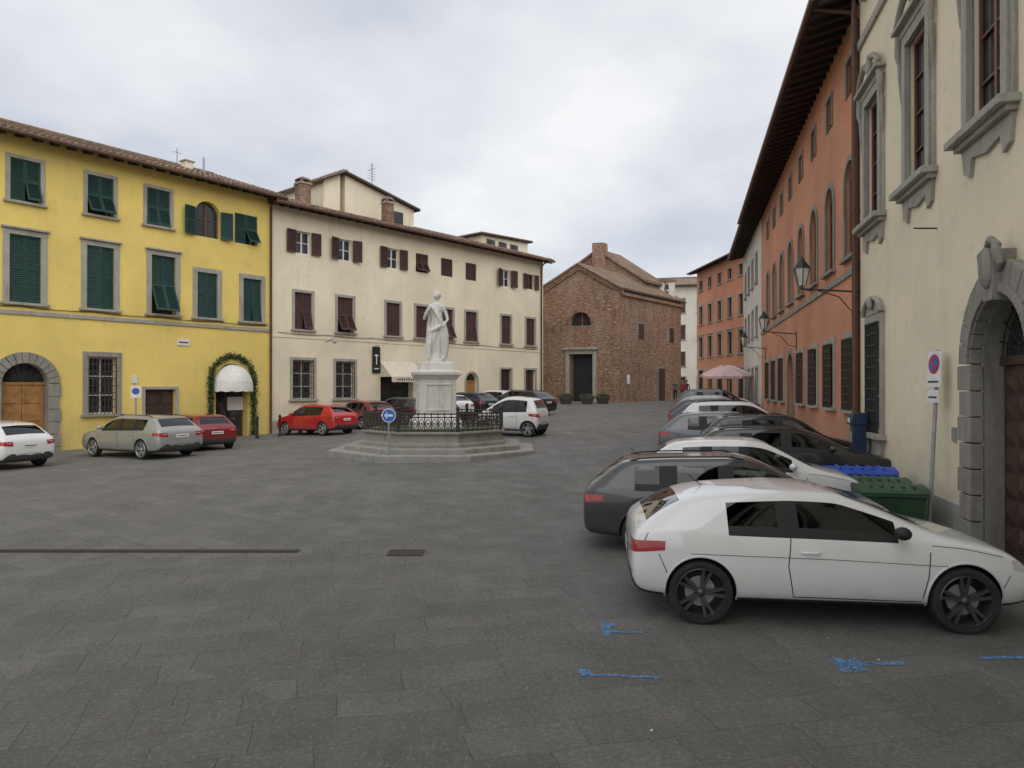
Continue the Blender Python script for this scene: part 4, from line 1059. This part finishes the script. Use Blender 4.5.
def wheel_mesh(style):
    if style in WC: return WC[style]
    w = MB(); n = 40; rim = 'rim_dark' if style == 'dark' else 'rim_silver'
    def ring(prof, m):
        vs = []
        for r, y in prof:
            for k in range(n):
                th = 2 * math.pi * k / n; vs.append((r * math.cos(th), y, r * math.sin(th)))
        w.add(vs, [(i * n + k, i * n + (k + 1) % n, (i + 1) * n + (k + 1) % n, (i + 1) * n + k) for i in range(len(prof) - 1) for k in range(n)], m)
    ring([(.74, .10), (.92, .10), (.985, .075), (1, .03), (1, -.05), (.98, -.09), (.9, -.105), (.785, -.09)], 'tyre')
    ring([(.79, -.09), (.76, -.1), (.74, -.085), (.72, -.02), (.70, .08)], rim)
    ring([(.70, .05), (.02, .05)], 'car_black'); ring([(.48, .0), (.12, -.0), (.11, .04)], 'galvanised')
    ring([(.001, -.085), (.1, -.085), (.13, -.07), (.14, .02)], rim)
    for k in range(5):
        for off in ((-.17, .17) if style != 'plain' else (-.07, .07)):
            a0 = 2 * math.pi * k / 5 + .3; a1 = a0 + off
            p0 = Vector((.1 * math.cos(a0), -.065, .1 * math.sin(a0))); p1 = Vector((.75 * math.cos(a1), -.08, .75 * math.sin(a1)))
            sd = Vector((-math.sin(a1), 0, math.cos(a1))); dn = Vector((0, .05, 0))
            wa, wb = .05, .05
            w.hexa([p0 - sd * wa, p1 - sd * wb, p1 - sd * wb + dn, p0 - sd * wa + dn, p0 + sd * wa, p1 + sd * wb, p1 + sd * wb + dn, p0 + sd * wa + dn], rim)
    me = w.mesh('wheel')
    for p in me.polygons: p.use_smooth = True
    try: me.set_sharp_from_angle(angle=math.radians(35))
    except Exception: pass
    WC[style] = me; return me
def car(ty, col, x, y, hd, sc=1.0, wheel='silver', name='parked_car'):
    body, dm, sp = car_mesh(ty)
    rz = math.atan2(hd[1], hd[0])
    h = Vector(hd).normalized(); l = 1.3 * sc
    za, zb = gz(x + h.x * l, y + h.y * l), gz(x - h.x * l, y - h.y * l)
    r = root(name, (x, y, (za + zb) / 2), rz, sc); r.rotation_euler = (0, -math.atan2(za - zb, 2 * l), rz)
    for nm, src in (('body', body), ('trim_and_lights', dm)):
        me = src.copy(); me.materials[0] = MATS[col]
        o = bpy.data.objects.new(nm, me); COL.objects.link(o); o.parent = r
    W = sp['W'] / 2
    i = 0
    for ax in (sp['ra'], sp['fa']):
        for s in (-1, 1):
            i += 1
            o = bpy.data.objects.new('wheel_%d' % i, wheel_mesh(wheel)); COL.objects.link(o); o.parent = r
            o.location = (ax, s * (W - .105), sp['wr']); o.scale = (sp['wr'], 1.0, sp['wr'])
            o.rotation_euler = (0, R.uniform(0, 6), 0 if s < 0 else math.pi)
    return r
def rowcar(ty, col, Y, back=.0, sc=.97, wheel='silver', hd=(.972, -.236)):
    L = TYPES[ty]['L'] * sc
    car(ty, col, wx(Y) - 5.15 + back + L / 2, Y, hd, sc, wheel)
car('hatch3', 'paint_white', 3.2, 7.72, (.993, -.116), 1.0, 'dark')
car('wagon', 'paint_charcoal', 3.24, 10.6, (.985, -.17), .93)
car('hatch5', 'paint_white', 4.3, 13.1, (.975, -.22), .95)
rowcar('wagon', 'paint_black', 15.7, .9, .95)
rowcar('suv', 'paint_black', 18.1, 1.2, .9)
rowcar('hatch5', 'paint_grey', 20.4, .1)
rowcar('suv', 'paint_white', 23.6, .55, .95)
rowcar('wagon', 'paint_navy', 26.3, .3)
rowcar('hatch5', 'paint_black', 29.0, .2)
rowcar('hatch5', 'paint_silver', 32.0, .3)
rowcar('suv', 'paint_charcoal', 35.0, .3)
rowcar('hatch5', 'paint_white', 41, .6)
car('hatch5', 'paint_white', -15.45, 20.9, (-.93, .37), .93)
car('wagon', 'paint_silver', -12.35, 23.6, (-.87, .49), .95)
car('hatch5', 'paint_maroon', -11.6, 26.2, (-.7, .7), .88)
car('hatch5', 'paint_red', -8.7, 31.6, (-.85, .52), .92)
car('hatch5', 'paint_maroon', -7.3, 34.6, (-.7, .7), .93)
car('hatch5', 'paint_charcoal', -5.6, 36.0, (-.75, .65), .95)
car('wagon', 'paint_white', -4.1, 38.2, (-.75, .65), .95)
car('hatch5', 'paint_navy', -2.6, 40.2, (-.75, .65), .95)
car('hatch5', 'paint_white', -1.0, 42.0, (-.75, .65), .95)
car('wagon', 'paint_black', .4, 40.6, (-.75, .65), .95)
car('micro', 'paint_white', .0, 28.2, (-.93, .36), 1.0)

# ------------------------------------------------------------ street furniture
def bin_(name, x, y, rz, w, dp, h, m):
    b = MB(); z = gz(x, y)
    b.hexa([(-w * .44, -dp * .42, .1), (w * .44, -dp * .42, .1), (w * .44, dp * .42, .1), (-w * .44, dp * .42, .1), (-w / 2, -dp / 2, h), (w / 2, -dp / 2, h), (w / 2, dp / 2, h), (-w / 2, dp / 2, h)], m)
    b.box(-w / 2 - .03, w / 2 + .03, -dp / 2 - .03, dp / 2 + .03, h - .06, h, m)
    n = 10
    pts = [(-dp / 2 - .04 + (dp + .08) * k / n, h + .005 + .1 * math.sin(math.pi * k / n) ** .7) for k in range(n + 1)]
    vs = [(-w / 2 - .04, a, c) for a, c in pts] + [(w / 2 + .04, a, c) for a, c in pts]
    b.add(vs, [(k, k + 1, k + n + 2, k + n + 1) for k in range(n)] + [tuple(range(n + 1)), tuple(range(2 * n + 1, n, -1))], m)
    for k in range(1, 6): b.box(-w / 2 + w * k / 6 - .02, -w / 2 + w * k / 6 + .02, -dp / 2 + .1, dp / 2 - .1, h + .07, h + .115, m)
    b.tube([(-w * .35, dp / 2 + .05, h - .02), (w * .35, dp / 2 + .05, h - .02)], .018, 6, m)
    for sx in (-1, 1):
        for sy in (-1, 1): b.tube([(sx * w * .38 - .025, sy * dp * .33, .08), (sx * w * .38 + .025, sy * dp * .33, .08)], .08, 10, 'tyre')
    b.obj(name, None, True, .01, (x, y, z), rz)
bin_('recycling_bin', 6.5, 13.3, aR + math.pi / 2, 1.1, .7, .72, 'bin_blue')
bin_('rubbish_bin', 6.15, 11.6, aR + math.pi / 2, .95, .7, .66, 'bin_green')
bin_('rubbish_bin', 6.35, 12.4, aR + math.pi / 2, .9, .7, .66, 'bin_green')
a = MB(); a.box(-.17, .17, -.14, .14, 0, 1.35, 'meter_blue'); a.hexa([(-.2, -.2, 1.35), (.2, -.2, 1.35), (.2, .16, 1.35), (-.2, .16, 1.35), (-.2, -.14, 1.6), (.2, -.14, 1.6), (.2, .16, 1.62), (-.2, .16, 1.62)], 'meter_blue')
a.box(-.1, .1, -.16, -.139, .95, 1.2, 'galvanised'); a.box(-.08, .08, -.205, -.18, 1.4, 1.5, 'sign_white'); a.obj('parking_meter', None, False, .015, (7.75, 15.9, gz(8, 17.5)), aR)
sg = root('no_parking_sign', (6.72, 11.45, 0), 0); sg.rotation_euler = (0, math.radians(3), 0)
a = MB(); a.tube([(0, 0, 0), (0, 0, 2.95)], .032, 10, 'galvanised'); a.obj('post', sg, True)
pn = root('panel', (0, 0, 0), math.radians(-92)); pn.parent = sg
a = MB(); a.box(-.2, .2, -.055, -.035, 2.35, 2.93, 'sign_white'); a.box(-.16, .16, -.052, -.04, 2.1, 2.3, 'sign_white'); a.box(-.12, .12, -.054, -.052, 2.17, 2.2, 'plastic_grey'); a.box(-.15, .15, -.058, -.055, 2.42, 2.45, 'plastic_grey')
n = 24
for r0, m, yy in ((.16, 'sign_red', -.058), (.12, 'sign_blue', -.061)):
    a.add([(r0 * math.cos(2 * math.pi * k / n), yy, 2.72 + r0 * math.sin(2 * math.pi * k / n)) for k in range(n)], [tuple(range(n))], m)
a.hexa([(-.1, -.066, 2.78), (-.07, -.066, 2.82), (-.07, -.062, 2.82), (-.1, -.062, 2.78), (.07, -.066, 2.62), (.1, -.066, 2.66), (.1, -.062, 2.66), (.07, -.062, 2.62)], 'sign_red')
a.obj('plates', pn)
def round_sign(name, x, y, rz, zc, r, m1, m2, rect=None):
    s = root(name, (x, y, gz(x, y)), rz); a = MB(); a.tube([(0, 0, 0), (0, 0, zc + r)], .028, 8, 'galvanised')
    def disc(rr, yy, m): a.add([(rr * math.cos(2 * math.pi * k / 28), yy, zc + rr * math.sin(2 * math.pi * k / 28)) for k in range(28)], [tuple(range(28))], m)
    if rect: a.box(-rect, rect, -.05, -.035, zc - rect * 1.5, zc + rect * 1.2, 'sign_white')
    disc(r, -.04 if not rect else -.053, m1); disc(r * .88, -.045 if not rect else -.056, m2)
    if not rect:
        a.box(-r * .3, r * .6, -.05, -.046, zc - .03, zc + .03, 'sign_white'); a.add([(-r * .65, -.05, zc), (-r * .2, -.05, zc + .1), (-r * .2, -.05, zc - .1)], [(0, 1, 2)], 'sign_white')
    a.obj('sign', s)
round_sign('direction_sign', -3.5, 20.2, 0, 1.35, .2, 'sign_white', 'sign_blue')
round_sign('no_parking_sign', -14.2, 26.8, .5, 2.15, .13, 'sign_red', 'sign_blue', .17)
for x, y in ((-10.9, 30.4), (-10.2, 31.2), (-12.2, 28.8), (-9.9, 33.2), (-8.6, 35), (-11.6, 29.6)):
    a = MB(); a.lathe([(.09, 0), (.09, .08), (.05, .12), (.045, .8), (.07, .84), (.07, .88), (.04, .95), (.001, .97)], 12, 'iron'); a.obj('bollard', None, True, 0, (x, y, gz(x, y)))
for x, y in ((3.9, 51.2), (5.4, 51.0), (6.6, 51.6)):
    p = root('planter', (x, y, gz(x, y))); a = MB(); a.lathe([(.35, 0), (.5, .4), (.55, .42), (.55, .5), (.45, .5)], 16, 'terracotta_pot'); a.obj('pot', p, True)
    a = MB()
    for i in range(420):
        v = Vector((R.gauss(0, 1), R.gauss(0, 1), R.gauss(0, 1))).normalized() * R.uniform(.2, .55); c = Vector((v.x, v.y, .55 + v.z * .4))
        d1 = Vector((R.uniform(-1, 1), R.uniform(-1, 1), R.uniform(-1, 1))).normalized() * .07; d2 = d1.orthogonal().normalized() * .05
        a.quad(c - d1, c + d2, c + d1, c - d2, 'leaf')
    a.obj('shrub', p)
for x, y, m in ((13.2, 43.5, 'umbrella_pink'), (14.3, 46.5, 'awning_white'), (14.6, 49.5, 'umbrella_pink')):
    u = root('cafe_umbrella', (x, y, gz(x, y))); a = MB(); a.tube([(0, 0, 0), (0, 0, 2.75)], .03, 8, 'wood_window'); a.lathe([(.3, 0), (.3, .08)], 12, 'stone_dark')
    a.obj('pole', u); a = MB(); a.lathe([(1.5, 1.95), (1.52, 2.1), (.8, 2.5), (.02, 2.8)], 8, m, rot=.3); a.obj('canopy', u)
a = MB(); gx, gy = -1.5, 10.05
a.box(-.25, .25, -.02, .0, .0, .012, 'iron_rust'); a.box(-.25, .25, .3, .32, 0, .012, 'iron_rust'); a.box(-.25, -.23, 0, .3, 0, .012, 'iron_rust'); a.box(.23, .25, 0, .3, 0, .012, 'iron_rust')
a.quad((-.23, 0, .004), (.23, 0, .004), (.23, .3, .004), (-.23, .3, .004), 'car_black')
for i in range(9): a.box(-.22 + i * .052, -.195 + i * .052, 0, .3, .005, .011, 'iron_rust')
a.obj('drain_grate', None, False, 0, (gx, gy - .15, .003))
a = MB()
a.quad((0, -.02, 0), (7.1, -.02, 0), (7.1, .2, 0), (0, .2, 0), 'iron_rust'); a.quad((0, .03, .004), (7.1, .03, .004), (7.1, .15, .004), (0, .15, .004), 'car_black')
for i in range(88): a.box(.01 + i * .08, .035 + i * .08, .03, .15, .0045, .008, 'iron_rust')
a.obj('drain_channel', None, False, 0, (-10.15, 10.1, .004), -.004)
def marks(x, y, strokes):
    a = MB()
    for (x0, y0, x1, y1, w) in strokes:
        v = Vector((x1 - x0, y1 - y0)); l = v.length; d_ = v / l; nn = Vector((-d_.y, d_.x)); ku = max(3, int(l / .012)); kw = max(2, int(w * 2 / .012))
        for i in range(ku):
            for j in range(kw):
                if R.random() < .3: continue
                p = Vector((x0, y0)) + d_ * (l * (i + R.random()) / ku) + nn * w * (2 * (j + R.random()) / kw - 1); q = R.uniform(.005, .009)
                a.quad((p.x - q, p.y - q * .6, 0), (p.x + q, p.y - q, 0), (p.x + q * .7, p.y + q, 0), (p.x - q, p.y + q * .8, 0), 'chalk_blue')
    for i, _ in enumerate(a.f):
        for vi in a.f[i]: a.v[vi] = (a.v[vi][0], a.v[vi][1], (i % 7) * .0003)
    a.obj('blue_survey_mark', None, False, 0, (x, y, .005))
marks(2.78, 6.0, [(0, .02, .55, .04, .035), (0, -.14, .02, .14, .06), (.05, -.1, .16, -.06, .05), (.1, .06, .2, .1, .05)])
marks(.9, 6.7, [(0, 0, .02, .4, .035), (0, .12, .35, .1, .025), (.05, .35, .1, .28, .04)])
marks(.55, 5.8, [(0, .05, .1, .05, .07), (.1, 0, .65, -.06, .02)])
marks(4.05, 6.15, [(0, 0, .6, .03, .03)])
a = MB()
for i in range(40):
    x, y, s = R.uniform(-5, 5), R.uniform(4, 12), R.uniform(.005, .014)
    a.quad((x - s, y, .006), (x, y - s, .007), (x + s, y, .012), (x, y + s, .006), 'sign_white' if i % 3 == 0 else 'wood_door')
a.obj('litter')

# ------------------------------------------------------------ people
def person(x, y, rz, top, step):
    p = MB(); m = 'skin'
    p.tube([(0, 0, .88), (0, 0, 1.0), (0, 0, 1.2), (0, 0, 1.38), (0, 0, 1.44)], [(.15, .1), (.14, .095), (.16, .11), (.17, .1), (.07, .06)], 14, m)
    p.tube([(0, 0, 1.42), (0, .01, 1.55)], .05, 10, m); p.ell((0, .01, 1.62), (.075, .095, .115), m, 8); p.ell((0, .105, 1.61), (.014, .02, .02), m, 5)
    for s in (-1, 1):
        f = s * step
        p.tube([(s * .08, 0, .92), (s * .09, f * .5 + .02, .5), (s * .09, f, .08), (s * .09, f, .04)], [.09, .065, .045, .045], 10, m)
        p.tube([(s * .09, f - .05, .035), (s * .09, f + .12, .03)], [.04, .035], 8, m)
        p.tube([(s * .17, 0, 1.38), (s * .22, -f * .3, 1.12), (s * .22, -f * .6 + .06, .86), (s * .22, -f * .6 + .08, .78)], [.055, .042, .032, .028], 8, m)
    me = p.mesh('t'); o = bpy.data.objects.new('t', me); COL.objects.link(o); r_ = o.modifiers.new('r', 'REMESH'); r_.mode = 'VOXEL'; r_.voxel_size = .02
    e = evalmesh(o); bpy.data.objects.remove(o); e.materials.clear()
    for k in ('skin', top, 'cloth_b', 'hair'): e.materials.append(MATS[k])
    for f in e.polygons:
        f.use_smooth = True; c = f.center
        f.material_index = 3 if (c.z > 1.66 or (c.z > 1.52 and c.y < -.02) or c.z < .08) else 0 if c.z > 1.44 or (abs(c.x) > .18 and c.z < .86) else 1 if c.z > .93 or abs(c.x) > .19 else 2
    o = bpy.data.objects.new('pedestrian', e); COL.objects.link(o); o.location = (x, y, gz(x, y)); o.rotation_euler = (0, 0, rz)
person(12.9, 53.6, 2.8, 'cloth_a', .22); person(12.6, 54.8, 2.9, 'cloth_c', -.2); person(13.9, 56.5, .2, 'cloth_b', .15)

# ------------------------------------------------------------ sky, sun, camera
w = bpy.data.worlds.new('World'); scene.world = w; w.use_nodes = True
nt = w.node_tree; nt.nodes.clear()
sun_dir = Vector((.25, -.72, .62)).normalized()
el = math.asin(sun_dir.z); az = math.atan2(sun_dir.x, sun_dir.y)
out = N(nt, 'ShaderNodeOutputWorld'); sky = N(nt, 'ShaderNodeTexSky'); sky.sky_type = 'NISHITA'; sky.sun_disc = False
sky.sun_elevation = el; sky.sun_rotation = az
b1 = N(nt, 'ShaderNodeBackground'); b1.inputs[1].default_value = .1; nt.links.new(sky.outputs[0], b1.inputs[0])
tc = N(nt, 'ShaderNodeTexCoord').outputs['Generated']; sp_ = N(nt, 'ShaderNodeSeparateXYZ'); nt.links.new(tc, sp_.inputs[0])
zz = mathn(nt, 'ADD', mathn(nt, 'MAXIMUM', sp_.outputs[2], 0), .3)
cb = N(nt, 'ShaderNodeCombineXYZ'); nt.links.new(mathn(nt, 'DIVIDE', sp_.outputs[0], zz), cb.inputs[0]); nt.links.new(mathn(nt, 'DIVIDE', sp_.outputs[1], zz), cb.inputs[1])
f = noise(nt, cb.outputs[0], 1.0, 6, .5)
c = mixc(nt, maprange(nt, f, .38, .6, 0, 1), (.58, .62, .70), (.95, .955, .965))
b2 = N(nt, 'ShaderNodeBackground'); nt.links.new(c, b2.inputs[0]); b2.inputs[1].default_value = 1.03
mx_ = N(nt, 'ShaderNodeMixShader'); mx_.inputs[0].default_value = .93
nt.links.new(b1.outputs[0], mx_.inputs[1]); nt.links.new(b2.outputs[0], mx_.inputs[2]); nt.links.new(mx_.outputs[0], out.inputs[0])
sl = bpy.data.lights.new('sun', 'SUN'); sl.energy = 1.5; sl.angle = math.radians(85); sl.color = (1, .965, .91)
so_ = bpy.data.objects.new('sun', sl); COL.objects.link(so_); so_.rotation_euler = (-sun_dir).to_track_quat('-Z', 'Y').to_euler()
cam = bpy.data.cameras.new('camera'); cam.sensor_width = 36; cam.lens = 710 / 1024 * 36; cam.clip_end = 1500
co = bpy.data.objects.new('camera', cam); COL.objects.link(co); co.location = (0, 0, 2.35); co.rotation_euler = (math.radians(90.24), 0, 0)
scene.camera = co
scene.view_settings.view_transform = 'Standard'; scene.view_settings.look = 'None'; scene.view_settings.exposure = 0
